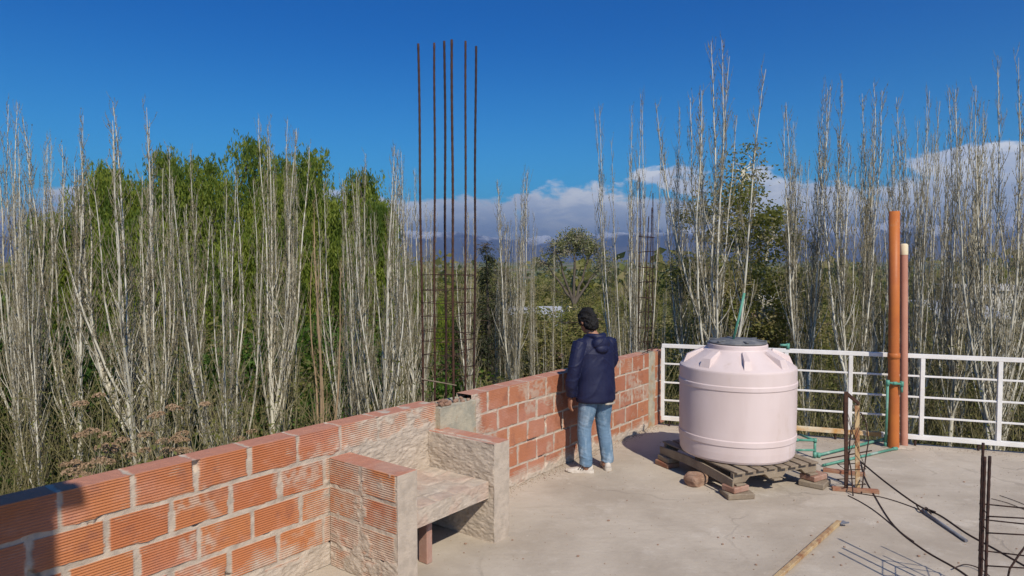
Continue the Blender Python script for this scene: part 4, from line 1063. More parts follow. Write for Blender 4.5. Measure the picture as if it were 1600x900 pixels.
def barkmat(name, c1, c2, c3, sc=7):
    m, k, b = mat(name); co = k.n('ShaderNodeTexCoord').outputs['Object']
    st = k.n('ShaderNodeMapping', {'Vector': co, 'Scale': (1, 1, .45)}).outputs[0]
    c = k.mix(k.n('ShaderNodeAttribute', attribute_name='rnd').outputs['Fac'], c1, c2)
    c = k.mix(k.ss(k.noise(st, sc, 5, 0.7), 0.5, 0.68), c, c3)
    k.t.links.new(c, b.inputs['Base Color']); b.inputs['Roughness'].default_value = 0.9; b.inputs['Specular IOR Level'].default_value = 0.15
    return m
M['bark'] = barkmat('poplar_bark', (0.70, 0.665, 0.55), (0.52, 0.485, 0.38), (0.25, 0.215, 0.15))
M['twig'] = barkmat('poplar_twig', (0.42, 0.38, 0.27), (0.29, 0.25, 0.16), (0.20, 0.16, 0.10), 3)
M['barkbrown'] = barkmat('dead_bark', (0.42, 0.30, 0.18), (0.34, 0.24, 0.14), (0.19, 0.12, 0.07))
M['barkdark'] = barkmat('dark_bark', (0.10, 0.085, 0.065), (0.13, 0.105, 0.08), (0.05, 0.04, 0.03))
M['shoot'] = barkmat('olive_shoot', (0.25, 0.215, 0.11), (0.16, 0.15, 0.06), (0.32, 0.27, 0.17), 2)
M['bud'] = leafmat('bud', (0.24, 0.17, 0.09), (0.13, 0.12, 0.04), trans=0.2)
M['willow'] = leafmat('willow_leaf', (0.18, 0.245, 0.03), (0.31, 0.345, 0.06), (0.08, 0.13, 0.018), 0.45)
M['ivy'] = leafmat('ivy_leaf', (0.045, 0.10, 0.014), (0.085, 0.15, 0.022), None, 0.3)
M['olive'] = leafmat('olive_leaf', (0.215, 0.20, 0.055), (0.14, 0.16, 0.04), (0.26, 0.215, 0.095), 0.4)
M['dark'] = leafmat('conifer_needle', (0.028, 0.038, 0.018), (0.05, 0.055, 0.022), (0.09, 0.065, 0.035), 0.1)
M['pale'] = leafmat('pale_leaf', (0.16, 0.19, 0.06), (0.26, 0.24, 0.13), (0.30, 0.26, 0.20), 0.3)
M['dry'] = leafmat('dry_flower', (0.46, 0.32, 0.20), (0.34, 0.225, 0.14), None, 0.2)

def curve_up(rs, p0, dirv, L, n, up, jit):
    """path that starts along dirv and bends towards the vertical"""
    p = [np.array(p0, float)]; d = np.array(dirv, float); d /= np.linalg.norm(d)
    st = L / n
    for i in range(n):
        d = d + np.array([0, 0, up]) + rs.normal(0, jit, 3); d /= np.linalg.norm(d); p.append(p[-1] + d * st)
    return np.array(p)
def curve_to(rs, p0, d0, tgt, L, n, rate, jit):
    p = [np.array(p0, float)]; d = np.array(d0, float); d /= np.linalg.norm(d); tgt = np.array(tgt, float); tgt /= np.linalg.norm(tgt); st = L / n
    for i in range(n):
        d = d * (1 - rate) + tgt * rate + rs.normal(0, jit, 3); d /= np.linalg.norm(d); p.append(p[-1] + d * st)
    return np.array(p)
def poplar_mesh(seed, H, nst, spread, fork, kind=0, dens=1.0, r0=0.085):
    rs = np.random.RandomState(seed); T = Tubes(); W = Tubes(); BC = []; BD = []
    T.rv = rs.rand()
    hf = fork
    trunk = curve_up(rs, (0, 0, -0.2), (rs.normal(0, .02), rs.normal(0, .02), 1), hf + 0.2, 12, 0.05, 0.014)
    T.add(trunk, np.linspace(r0 * 0.95, r0 * 0.6, 13), 9)
    stems = []
    for i in range(nst):
        a = rs.rand() * 6.283; sp = spread * (0.25 + 0.75 * rs.rand()) if i else 0.04
        base = trunk[-1 - int(rs.rand() * 4.4 * min(1, hf / 4))] if i else trunk[-1]
        Ls = (H - base[2]) * (1.0 if i == 0 else rs.uniform(0.72, 1.0))
        n = 16
        p = curve_to(rs, base, (math.cos(a) * sp * 3.0, math.sin(a) * sp * 3.0, 1), (math.cos(a) * sp * .16, math.sin(a) * sp * .16, 1), Ls, n, 0.24, 0.026)
        rr = r0 * rs.uniform(0.19, 0.36) * (1 - np.linspace(0, 1, n + 1)) ** 0.95 + 0.004
        T.rv = rs.rand(); T.add(p, rr, 7); stems.append((p, rr, Ls))
    def twig(q, d, L, r):
        n = 4; t = curve_to(rs, q, d, (rs.normal(0, .10), rs.normal(0, .10), 1), L, n, 0.28, 0.07); W.rv = rs.rand(); W.add(t, np.linspace(r, 0.0022, n + 1), 3)
        for k in range(int(1 + L * 7)):
            u = rs.rand(); j = min(int(u * n), n - 1); c = t[j] + (t[j + 1] - t[j]) * (u * n - j); BC.append(c); BD.append(rs.normal(0, 1, 3) * 0.4 + [0, 0, 1])
    for k in range(int(hf * 7 * dens)):      # short shoots on the bole
        j = rs.randint(2, 13); a2 = rs.rand() * 6.283; twig(trunk[j] + rs.normal(0, .02, 3), (math.cos(a2) * .7, math.sin(a2) * .7, 1.0), rs.uniform(.3, 1.3), 0.007)
    for p, rr, Ls in stems:
        nb = int(Ls * 5.6 * dens)
        for b in range(nb):
            u = 0.04 + 0.94 * (b + rs.rand()) / nb; x = u * 16; j = min(int(x), 15); q = p[j] + (p[j + 1] - p[j]) * (x - j)
            a = rs.rand() * 6.283; out = rs.uniform(0.4, 0.85); L = (0.20 + (1 - u) * Ls * rs.uniform(0.05, 0.20)) * rs.uniform(0.5, 1.3)
            n = 7; t = curve_to(rs, q, (math.cos(a) * out, math.sin(a) * out, 1), (math.cos(a) * .05, math.sin(a) * .05, 1), L, n, 0.22, 0.04)
            r1 = min(rr[j] * 0.5, 0.006 + L * 0.006)
            big = r1 > 0.011
            (T if big else W).rv = rs.rand(); (T if big else W).add(t, np.linspace(r1, 0.003, n + 1), 4 if big else 3)
            for k in range(int(L * (2.6 + 3.2 * u) * dens) + 1):
                v = rs.uniform(0.1, 1.0); jj = min(int(v * n), n - 1); a2 = rs.rand() * 6.283
                twig(t[jj], (math.cos(a2) * .65, math.sin(a2) * .65, 1.0), rs.uniform(0.2, 0.65) * (0.5 + 0.5 * L), 0.0045)
    tm = T.mesh('trunk', M['barkbrown'] if kind == 1 else M['bark']); cm = W.mesh('crown', M['twig'] if kind == 0 else M['barkbrown'])
    BC = np.array(BC); BD = np.array(BD)
    bm_ = leaf_mesh('buds', BC, BD, rs.normal(0, 1, (len(BC), 3)), 0.045, 0.018, M['bud'], rs)
    return dict(trunk=tm, crown=cm, buds=bm_, H=H)
def leafy_mesh(seed, H, Rr, lobes, nleaf, ln, wd, lm, bm_, trunk_r=0.16, droop=0.0, clump=0.35, fork=0.3):
    """lobes: (x, y, z, rx, rz); leaves gather in clumps in the shell of each lobe, limbs reach each lobe"""
    rs = np.random.RandomState(seed); T = Tubes(); hf = H * fork
    tr = curve_up(rs, (0, 0, -0.2), (rs.normal(0, .08), rs.normal(0, .08), 1), hf, 6, 0.05, 0.05); T.add(tr, np.linspace(trunk_r * 1.3, trunk_r, 7), 8)
    C = []; Dd = []
    tot = sum(l[3] ** 2 * l[4] for l in lobes) 
    for (x, y, z, rx, rz) in lobes:
        tgt = np.array([x, y, z]); n = 8; s = np.linspace(0, 1, n)[:, None]; st = tr[-1]
        mid = st * 0.5 + tgt * 0.5 + [0, 0, 0.2 * rx]; path = (1 - s) ** 2 * st + 2 * s * (1 - s) * mid + s ** 2 * tgt + rs.normal(0, .05, (n, 3)) * (s > 0) * (s < 1)
        T.add(path, np.linspace(trunk_r * 0.7, trunk_r * 0.22, n), 6)
        nc = max(6, int(26 * rx)); per = int(nleaf * (rx ** 2 * rz) / tot / nc) + 1
        for c in range(nc):
            v = rs.normal(0, 1, 3); v /= np.linalg.norm(v); v *= rs.uniform(0.45, 1.05); cc = tgt + v * [rx, rx, rz]
            s6 = np.linspace(0, 1, 6)[:, None]; br = tgt * (1 - s6) + cc * s6 + rs.normal(0, .06, (6, 3)) * (s6 > 0)
            T.add(br, np.linspace(trunk_r * 0.16, 0.006, 6), 4)
            m = int(per * rs.uniform(0.5, 1.6)); cr = clump * rs.uniform(0.6, 1.4)
            pts = cc + rs.normal(0, 1, (m, 3)) * [cr, cr, cr * 0.75] * 0.55; pts[:, 2] -= droop * rs.rand(m)
            C.append(pts); Dd.append(rs.normal(0, 1, (m, 3)) + [0, 0, -droop])
    C = np.concatenate(C); Dd = np.concatenate(Dd)
    return dict(trunk=T.mesh('trunk', bm_), crown=leaf_mesh('crown', C, Dd, rs.normal(0, 1, (len(C), 3)), ln * rs.uniform(.7, 1.3, len(C)), wd, lm, rs), H=H)
def willow_mesh(seed, H, Rr, nstr):
    rs = np.random.RandomState(seed); T = Tubes(); hf = H * 0.28
    tr = curve_up(rs, (0, 0, -0.2), (rs.normal(0, .1), 0, 1), hf, 6, 0.03, 0.06); T.add(tr, np.linspace(.34, .24, 7), 10)
    C = []; Dd = []; n_l = 15
    for i in range(n_l):
        a = i / n_l * 6.283 + rs.normal(0, .3); rr = Rr * rs.uniform(0.2, 0.85); hz_ = H * (0.97 - 0.30 * (rr / Rr) ** 1.3 - rs.uniform(0, .14)) if i else H * 0.96
        tgt = np.array([math.cos(a) * rr, math.sin(a) * rr, hz_]); s = np.linspace(0, 1, 9)[:, None]
        mid = tr[-1] * 0.35 + tgt * 0.65 + [0, 0, -0.3]; path = (1 - s) ** 2 * tr[-1] + 2 * s * (1 - s) * mid + s ** 2 * tgt + rs.normal(0, .06, (9, 3)) * (s > 0)
        T.add(path, np.linspace(.15, .025, 9), 6)
        for k in range(nstr // n_l):
            if rs.rand() < 0.82: q = tgt + rs.normal(0, 1, 3) * [Rr * .105, Rr * .105, H * .018]
            else: j = rs.randint(4, 9); q = path[j] + rs.normal(0, 1, 3) * [Rr * .13, Rr * .13, .25]
            q[2] = min(q[2], H)
            a2 = math.atan2(q[1], q[0]) + rs.normal(0, .9); out = rs.uniform(0.1, 0.7) * (0.5 + Rr * .1)
            L = rs.uniform(0.9, 4.2) * (0.55 + 0.6 * (q[2] / H)) * (1.4 if rs.rand() < .3 else 1)
            m = int(L * 14); u = np.sort(rs.rand(m)); arch = 0.22
            px = out * (1 - np.exp(-u * L / 0.5)); z = np.where(u * L < 0.45, np.sin(u * L / 0.45 * np.pi) * 0.10, -(u * L - 0.45))
            sway = np.cumsum(rs.normal(0, 0.012, m)) 
            pts = np.stack([q[0] + math.cos(a2) * px + sway, q[1] + math.sin(a2) * px, q[2] + z], 1) + rs.normal(0, .035, (m, 3))
            C.append(pts); Dd.append(rs.normal(0, .32, (m, 3)) + [0, 0, -1])
    C = np.concatenate(C); Dd = np.concatenate(Dd)
    return dict(trunk=T.mesh('trunk', M['barkdark']), crown=leaf_mesh('crown', C, Dd, rs.normal(0, 1, (len(C), 3)), rs.uniform(.13, .22, len(C)), rs.uniform(.034, .052, len(C)), M['willow'], rs), H=H)
def conifer_mesh(seed, H, Rr, nl=26):
    rs = np.random.RandomState(seed); T = Tubes(); tr = curve_up(rs, (0, 0, -0.2), (0, 0, 1), H, 10, 0.1, 0.01); T.add(tr, np.linspace(.16, .012, 11), 8); C = []; Dd = []
    for i in range(nl * 7):
        u = rs.uniform(0.10, 0.985); z = u * H; a = rs.rand() * 6.283; L = Rr * (1 - u) ** 0.75 * rs.uniform(0.55, 1.2) + 0.12
        n = 6; s = np.linspace(0, 1, n); path = np.stack([math.cos(a) * L * s, math.sin(a) * L * s, z + 0.10 * L * np.sin(s * 3.0) - 0.34 * L * s ** 2], 1); path[:, :2] += tr[min(int(u * 10), 10), :2]
        T.add(path, np.linspace(.018, .004, n), 3)
        m = int(L * 95) + 10; v = rs.rand(m) ** 0.7; c = np.stack([np.interp(v, s, path[:, k]) for k in range(3)], 1) + rs.normal(0, 1, (m, 3)) * [.09, .09, .06]; c[:, 2] -= rs.rand(m) * .10
        C.append(c); Dd.append(rs.normal(0, .6, (m, 3)) + [math.cos(a), math.sin(a), -.6])
    C = np.concatenate(C); Dd = np.concatenate(Dd)
    return dict(trunk=T.mesh('trunk', M['barkdark']), crown=leaf_mesh('crown', C, Dd, rs.normal(0, 1, (len(C), 3)), .13, .03, M['dark'], rs), H=H)
def shrub_mesh(seed, H, Rr, ns, leaves, lm, stem_m='shoot', lsz=(.06, .03)):
    rs = np.random.RandomState(seed); W = Tubes(); C = []; Dd = []
    for i in range(ns):
        a = rs.rand() * 6.283; r_ = Rr * math.sqrt(rs.rand()) * .5; sp = rs.uniform(.02, .28); L = H * rs.uniform(.45, 1.05); n = 9
        p = curve_up(rs, (math.cos(a) * r_, math.sin(a) * r_, -.1), (math.cos(a) * sp, math.sin(a) * sp, 1), L, n, 0.02, 0.05)
        W.rv = rs.rand(); W.add(p, np.linspace(.014 + .012 * rs.rand(), .003, n + 1), 4)
        for k in range(int(L * 3.2)):
            j = rs.randint(1, n); a2 = rs.rand() * 6.283; l2 = rs.uniform(.25, 1.0)
            t = curve_up(rs, p[j], (math.cos(a2) * .7, math.sin(a2) * .7, 1), l2, 5, 0.10, 0.10); W.rv = rs.rand(); W.add(t, np.linspace(.006, .0022, 6), 3)
            for q in range(int(leaves * l2)):
                c = t[rs.randint(1, 6)] + rs.normal(0, .05, 3); C.append(c); Dd.append(rs.normal(0, 1, 3))
    C = np.array(C); Dd = np.array(Dd)
    return dict(stems=W.mesh('stems', M[stem_m]), foliage=leaf_mesh('foliage', C, Dd, rs.normal(0, 1, (len(C), 3)), lsz[0], lsz[1], lm, rs), H=H)

def true_height(kit):      # scale by where the tips really end
    z = [max(v.co.z for v in kit[p].vertices) for p in kit if p in ('trunk', 'crown', 'stems')]
    kit['H'] = max(z); return kit
def plant(kit, name, label, cat, loc, h=None, rz=0.0, wscale=1.0, group=None, parts=('trunk', 'crown')):
    s = (h / kit['H']) if h else 1.0
    t = thing(name, label, cat, loc, rz, group); t.scale = (s * wscale, s * wscale, s)
    for p in kit:
        if p == 'H': continue
        o = bpy.data.objects.new(p, kit[p]); COL.objects.link(o); o.parent = t
    return t
prng = random.Random(77)
seen_kits = set(); LEAN = {}
def place(kit, px, ytop, Z, name, label, cat, group=None, ws=1.0, gz=None, rz=None):
    """stands on the ground at distance Z under pixel column px, tall enough to reach row ytop"""
    if id(kit) not in seen_kits: seen_kits.add(id(kit)); true_height(kit)
    top_ = aty(px, ytop, Z); g_ = GZ if gz is None else gz
    rz = prng.uniform(0, 6.28) if rz is None else rz
    if id(kit) not in LEAN:      # where the upper half sits off the foot
        v = np.empty(len(kit['crown' if 'crown' in kit else 'stems'].vertices) * 3, np.float32); kit['crown' if 'crown' in kit else 'stems'].vertices.foreach_get('co', v); v = v.reshape(-1, 3)
        u = v[v[:, 2] > kit['H'] * .72]; LEAN[id(kit)] = (float(np.median(u[:, 0])), float(np.median(u[:, 1])))
    lx, ly = LEAN[id(kit)]; k_ = (top_.z - g_) / kit['H'] * ws
    return plant(kit, name, label, cat, (top_.x - k_ * (lx * math.cos(rz) - ly * math.sin(rz)), Z - k_ * (lx * math.sin(rz) + ly * math.cos(rz)), g_), top_.z - g_, rz, ws, group)

ZONES = [(-9999, 'past the left photo edge'), (0, 'at the far left edge'), (150, 'in front of the leftmost willow'), (300, 'in front of the tallest willow'), (420, 'near the brown dead poplar'),
         (560, 'just left of the rebar bundle'), (650, 'behind the rebar bundle'), (765, 'between rebar bundle and man'), (880, 'behind the man'), (965, 'behind the parapet end'),
         (1045, 'behind the tank'), (1250, 'between tank and orange pipe'), (1380, 'behind the orange pipe'), (1425, 'right of the orange pipe'), (1600, 'past the right photo edge')]
ORD = 'first second third fourth fifth sixth seventh eighth ninth tenth eleventh twelfth'.split()
QUEUE = []
def later(kit, px, ytop, Z, name, base, cat, group, ws=1.0):
    QUEUE.append((kit, px, ytop, Z, name, base, cat, group, ws))
def place_queue():
    from collections import defaultdict
    zones = defaultdict(list)
    for q in QUEUE:
        zones[(q[5], [z for z in ZONES if z[0] <= q[1]][-1][1])].append(q)
    for (base, z), qs in zones.items():
        qs.sort(key=lambda q: q[1])
        if '>' in base: z = z.replace('in front of', 'below')
        for i, q in enumerate(qs):
            b = base.replace('>', '')
            lab = (b + ' ' + z) if len(qs) == 1 else (ORD[min(i, 11)] + ' ' + b + ' from the left, ' + z)
            place(q[0], q[1], q[2], q[3], q[4], lab, q[6], q[7], q[8])
POP = [poplar_mesh(100, 13, 10, .25, 6.0, dens=1.1), poplar_mesh(101, 13, 7, .16, 6.8, dens=1.2), poplar_mesh(102, 13, 12, .25, 5.2, dens=1.0), poplar_mesh(103, 13, 6, .16, 6.2, dens=1.3), poplar_mesh(104, 13, 9, .20, 6.5, dens=1.15), poplar_mesh(105, 13, 3, .14, 6.0, dens=1.3, r0=.065), poplar_mesh(106, 13, 15, .27, 5.6, r0=.10, dens=1.0)]
POPB = poplar_mesh(120, 10, 4, .16, 5.0, kind=1, dens=.5, r0=.10)
THIN = [poplar_mesh(130, 10, 3, .16, 3.0, dens=1.0, r0=.040), poplar_mesh(131, 10, 4, .22, 2.2, dens=.9, r0=.036), poplar_mesh(132, 10, 2, .14, 4.0, dens=1.1, r0=.04)]
# the ones that stand out, each told apart in words: px, top row, distance, kit, width, words
heroes = [
 (18, 150, 15.5, 0, 1.0, 'tall bare poplar at the left edge of the photo'),
 (52, 205, 14.5, 4, .9, 'bare poplar second from the left edge, lower than its neighbours'),
 (112, 172, 14.5, 3, 1.15, 'bare poplar with a pale forking trunk between the left edge and the willows'),
 (188, 150, 14.5, 6, 1.35, 'broad many-stemmed bare poplar in front of the leftmost willow'),
 (258, 262, 13.5, 1, 1.0, 'low bare poplar between the broad left poplar and the tallest willow'),
 (300, 228, 14.5, 3, 1.0, 'slim bare poplar before the left half of the tallest willow'),
 (350, 255, 13.5, 2, 1.0, 'spreading bare poplar before the right half of the tallest willow'),
 (432, 178, 15.0, 4, 1.0, 'tall straight bare poplar whose tips stand above the willows near their middle'),
 (452, 186, 16.0, 1, .9, 'slim bare poplar close beside the tall straight one above the willows'),
 (548, 262, 15.0, 2, .9, 'bare poplar right of the brown dead trunk'),
 (605, 222, 13.8, 0, 1.0, 'white-trunked bare poplar just left of the tall rebar bundle'),
 (632, 236, 16.0, 4, .9, 'bare poplar with reddish tips immediately left of the tall rebar bundle'),
 (668, 320, 17.0, 1, .9, 'low bare poplar behind the left bars of the tall rebar bundle'),
 (728, 330, 17.0, 3, 1.0, 'low bare poplar behind the right bars of the tall rebar bundle'),
 (805, 262, 19.0, 4, 1.0, 'slender bare poplar between the rebar bundle and the man'),
 (832, 330, 17.5, 5, .6, 'thin bare poplar rising behind the man and left of his head'),
 (990, 138, 14.5, 2, .72, 'fan-shaped bare poplar behind the far end of the brick parapet'),
 (1062, 165, 17.0, 3, .9, 'slim bare poplar left of the tallest poplar behind the tank'),
 (1118, 58, 15.5, 0, 1.15, 'tallest bare poplar, rising behind the water tank'),
 (1240, 190, 17.0, 5, 1.0, 'thin crooked poplar right of the leafy olive tree'),
 (1268, 128, 15.5, 4, .95, 'bare poplar standing right of the tank, first of the right-hand row'),
 (1318, 122, 14.8, 3, 1.05, 'bare poplar with white stems second in the right-hand row'),
 (1362, 128, 16.0, 1, 1.0, 'bare poplar just left of the orange pipe, tips well above it'),
 (1412, 150, 16.0, 5, 1.1, 'thin bare poplar directly behind the orange pipe'),
 (1445, 138, 15.2, 2, .8, 'bare poplar first right of the orange pipe'),
 (1492, 132, 15.5, 0, .85, 'bare poplar second right of the orange pipe'),
 (1524, 210, 16.5, 3, .9, 'lower bare poplar in the gap before the last big one at the right'),
 (1568, 80, 14.0, 6, 1.0, 'densest big bare poplar near the right edge of the photo')]
for px, yt, Z, k, ws, lab in heroes:
    t = place(POP[k], px, yt - 6, Z, 'bare_poplar', lab, 'tree', 'bare poplars beyond the terrace', ws)
place(POPB, 497, 300, 13.0, 'dead_poplar', 'brown peeling dead poplar with broken stems before the right willow', 'tree')
for px, yt, Z in ((-60, 170, 15), (-130, 210, 15.5), (-210, 190, 15), (-300, 230, 16), (1640, 130, 15), (1700, 180, 16), (1780, 150, 15), (1860, 200, 16)):
    place(POP[prng.randrange(7)], px, yt, Z, 'bare_poplar', 'bare poplar of the row beyond the edge of the photo', 'tree', 'bare poplars beyond the terrace')
gl = 'slim bare poplars filling the thicket'
r5 = random.Random(8)
def topline(px):     # how high the fillers reach in the photograph
    return np.interp(px, [-300, 0, 100, 240, 400, 560, 650, 760, 900, 960, 1040, 1120, 1240, 1400, 1600, 1900], [270, 255, 290, 285, 300, 300, 350, 370, 445, 385, 330, 330, 280, 235, 255, 240])
for i in range(19):
    px = -240 + i * 48 + r5.uniform(-14, 14); z = r5.uniform(13.5, 21)
    if 100 < px < 610: continue
    lab = 'slim bare poplar'
    later(THIN[i % 3] if i % 2 else POP[r5.choice([1, 3, 5])], px, topline(px) + r5.uniform(0, 120), z, 'slim_poplar', lab, 'tree', gl + (' left of the bars' if px < 655 else ' behind the bars'), r5.uniform(.8, 1.15))
for i in range(6):
    px = 778 + i * 18 + r5.uniform(-5, 5)
    later(THIN[i % 3], px, 300 + r5.uniform(0, 120) + (60 if px > 850 else 0), r5.uniform(16, 22), 'slim_poplar', 'thin pale sapling', 'tree', 'pale saplings left of the man', r5.uniform(.5, .75))
for i in range(6):
    px = 955 + i * 17 + r5.uniform(-5, 5)
    later(THIN[i % 3], px, 360 + r5.uniform(0, 110), r5.uniform(16, 22), 'slim_poplar', 'slender pale sapling', 'tree', 'pale saplings right of the man', r5.uniform(.5, .8))
for i in range(5):
    px = 1065 + i * 34 + r5.uniform(-5, 5)
    later(THIN[i % 3], px, 330 + r5.uniform(-20, 110), r5.uniform(16, 22), 'slim_poplar', 'slim bare sapling', 'tree', 'saplings behind the tank', r5.uniform(.7, 1.0))
for i in range(16):
    px = 1238 + i * 40 + r5.uniform(-7, 7)
    later(THIN[i % 3] if i % 3 else POP[r5.choice([1, 3, 5])], px, topline(px) + r5.uniform(-45, 90), r5.uniform(14.5, 22), 'slim_poplar', 'slim bare poplar of the dense row', 'tree', gl + ' behind the railing', r5.uniform(.75, 1.1))

WIL = [willow_mesh(1, 13, 3.4, 2300), willow_mesh(2, 13, 3.6, 2400), willow_mesh(3, 13, 3.0, 2100)]
place(WIL[0], 188, 214, 25, 'willow', 'leftmost weeping willow, behind the broad bare poplar', 'tree', 'weeping willows', .80, rz=1.0)
place(WIL[1], 322, 203, 26, 'willow', 'tallest weeping willow with two hanging crests', 'tree', 'weeping willows', .95, rz=0.3)
place(WIL[0], 438, 224, 27, 'willow', 'weeping willow behind the tall straight poplar in the middle of the green mass', 'tree', 'weeping willows', .85, rz=2.0)
place(WIL[2], 540, 232, 26, 'willow', 'rightmost tall weeping willow with sky showing under its crown', 'tree', 'weeping willows', .95, rz=4.1)
place(WIL[2], 75, 325, 24, 'willow', 'low weeping willow mostly hidden behind poplars at the far left', 'tree', 'weeping willows', .7, rz=5.0)
place(WIL[1], 628, 388, 27, 'willow', 'small round green willow left of the rebar bundle', 'tree', 'weeping willows', .85, rz=3.3)
place(WIL[1], -120, 300, 25, 'willow', 'willow beyond the left edge of the photo', 'tree', 'weeping willows', .95, rz=2.4)

rsx = np.random.RandomState(9)
OLV = leafy_mesh(30, 13, 2.4, [(0, 0, 12.2, .55, .9), (-.5, .2, 10.8, .9, 1.0), (.7, -.2, 10.2, 1.0, 1.1), (-1.3, 0, 9.0, 1.0, 1.1), (1.4, .3, 8.6, 1.1, 1.1), (0, -.7, 8.2, 1.2, 1.3), (-1.0, .5, 6.6, 1.2, 1.3), (1.1, 0, 6.2, 1.3, 1.3)], 30000, .10, .055, M['olive'], M['bark'], .14, .1, .42)
place(OLV, 1168, 214, 18, 'leafy_tree', 'thinly leaved olive-green tree behind the tank, right of the tallest poplar', 'tree', None, 1.25, rz=.5)
RND = leafy_mesh(31, 11, 3.0, [(0, 0, 9.6, 1.6, 1.1), (-1.7, 0, 9.0, 1.3, .9), (1.7, .3, 9.1, 1.4, .9), (-2.4, .4, 8.0, 1.1, .7), (2.4, -.4, 8.0, 1.2, .8), (.3, .8, 10.2, 1.1, .7)], 5200, .20, .10, M['pale'], M['barkdark'], .20, .1, .5, .45)
place(RND, 900, 350, 55, 'round_tree', 'sparse rounded tree with a dark trunk standing against the clouds above the man', 'tree', None, .95, rz=.3)
CON = conifer_mesh(40, 9.5, 1.5)
place(CON, 762, 376, 24, 'conifer', 'dark shaggy conifer with a narrow tip right of the rebar bundle', 'tree', 'dark conifers', 1.15)
place(CON, 786, 418, 25, 'conifer', 'lower dark conifer leaning out of the right side of the shaggy one', 'tree', 'dark conifers', 1.3)
place(CON, 722, 470, 23, 'conifer', 'dark conifer low behind the right bars of the rebar bundle', 'tree', 'dark conifers', 1.4)

# undergrowth: leafy masses and shoots one can tell apart
SHR = [shrub_mesh(50, 6, 1.6, 42, 9, M['olive']), shrub_mesh(51, 6, 1.5, 46, 5, M['olive']), shrub_mesh(52, 6, 1.7, 38, 16, M['ivy'])]
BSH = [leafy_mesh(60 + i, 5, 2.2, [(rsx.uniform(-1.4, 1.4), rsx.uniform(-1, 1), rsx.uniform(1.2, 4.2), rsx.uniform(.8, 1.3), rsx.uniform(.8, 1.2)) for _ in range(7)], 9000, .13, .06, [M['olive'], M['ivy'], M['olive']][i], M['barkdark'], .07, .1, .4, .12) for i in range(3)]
for i in range(13):
    px = -260 + i * 66 + r5.uniform(-20, 20)
    later(SHR[i % 2], px, r5.uniform(500, 610) + (40 if px > 650 else 0), r5.uniform(10.5, 15), 'twiggy_shrub', 'low twiggy shrub>', 'shrub', 'twiggy shrubs beyond the left parapet', r5.uniform(.85, 1.3))
for i in range(26):
    px = -160 + i * 33 + r5.uniform(-12, 12)
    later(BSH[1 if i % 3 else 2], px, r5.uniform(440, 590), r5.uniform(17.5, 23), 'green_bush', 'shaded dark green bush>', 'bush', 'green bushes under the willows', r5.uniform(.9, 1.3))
place(BSH[1], 525, 585, 15.5, 'green_bush', 'bright green leafy bush right of the brown dead poplar just above the parapet', 'bush', None, .7)
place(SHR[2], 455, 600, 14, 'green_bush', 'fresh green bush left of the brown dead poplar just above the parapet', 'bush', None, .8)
for i in range(24):
    px = 960 + i * 37 + r5.uniform(-16, 16)
    later(SHR[i % 2], px, r5.uniform(470, 580), r5.uniform(13.5, 19), 'twiggy_shrub', 'low olive-brown twiggy shrub>', 'shrub', 'twiggy shrubs behind the railing', r5.uniform(.9, 1.3))
for i in range(30):
    px = 640 + i * 36 + r5.uniform(-15, 15)
    later(BSH[0 if i % 3 else 2], px, r5.uniform(455, 530), r5.uniform(27, 44), 'olive_bush', 'rounded olive bush in middle distance>', 'bush', 'olive bushes in the middle distance', r5.uniform(1.0, 1.6))
for i in range(26):
    px = 690 + i * 44 + r5.uniform(-18, 18); 
    later(BSH[0 if i % 2 else 2], px, r5.uniform(430, 458), r5.uniform(60, 110), 'far_tree', 'small far-off tree under the mountains>', 'tree', 'small trees on the valley floor', r5.uniform(1.2, 1.9))

place_queue()

# dry flower heads on long stalks, beyond the near parapet
def dry_mesh(seed):
    rs = np.random.RandomState(seed); W = Tubes(); C = []; Dd = []
    for i in range(11):
        a = rs.rand() * 6.283; H = rs.uniform(4.9, 5.9); p = curve_up(rs, (math.cos(a) * .4, math.sin(a) * .4, -.1), (math.cos(a) * .12, math.sin(a) * .12, 1), H, 8, 0.02, .05); W.rv = rs.rand(); W.add(p, np.linspace(.010, .004, 9), 4)
        for k in range(3):
            j = rs.randint(7, 9); a2 = rs.rand() * 6.28; t = curve_up(rs, p[j], (math.cos(a2), math.sin(a2), .6), rs.uniform(.2, .4), 4, .2, .05); W.add(t, np.linspace(.004, .002, 5), 3)
            m = 130; v = rs.normal(0, 1, (m, 3)); v /= np.linalg.norm(v, axis=1, keepdims=True); v[:, 2] = np.abs(v[:, 2]) * .55; C.append(t[-1] + v * [.085, .085, .085] * rs.uniform(.6, 1.3)); Dd.append(rs.normal(0, 1, (m, 3)))
    C = np.concatenate(C); Dd = np.concatenate(Dd)
    return dict(stems=W.mesh('stems', M['twig']), flower_heads=leaf_mesh('flower_heads', C, Dd, rs.normal(0, 1, (len(C), 3)), .035, .025, M['dry'], rs), H=5.9)
DRY = [dry_mesh(70), dry_mesh(71)]
for px, yt, Z, lab in ((212, 632, 9.5, 'dry plant with the biggest cluster of brown flower heads right of the pale trunk'), (160, 668, 9.5, 'dry plant with scattered brown flower heads left of the pale trunk'), (262, 655, 9.8, 'dry plant with flat brown heads above the second and third bricks of the near parapet'), (322, 648, 10.5, 'dry plant with few brown heads, rightmost of the dry plants')):
    place(DRY[int(px) % 2], px, yt, Z, 'dry_plant', lab, 'plant', 'dry flowering plants')

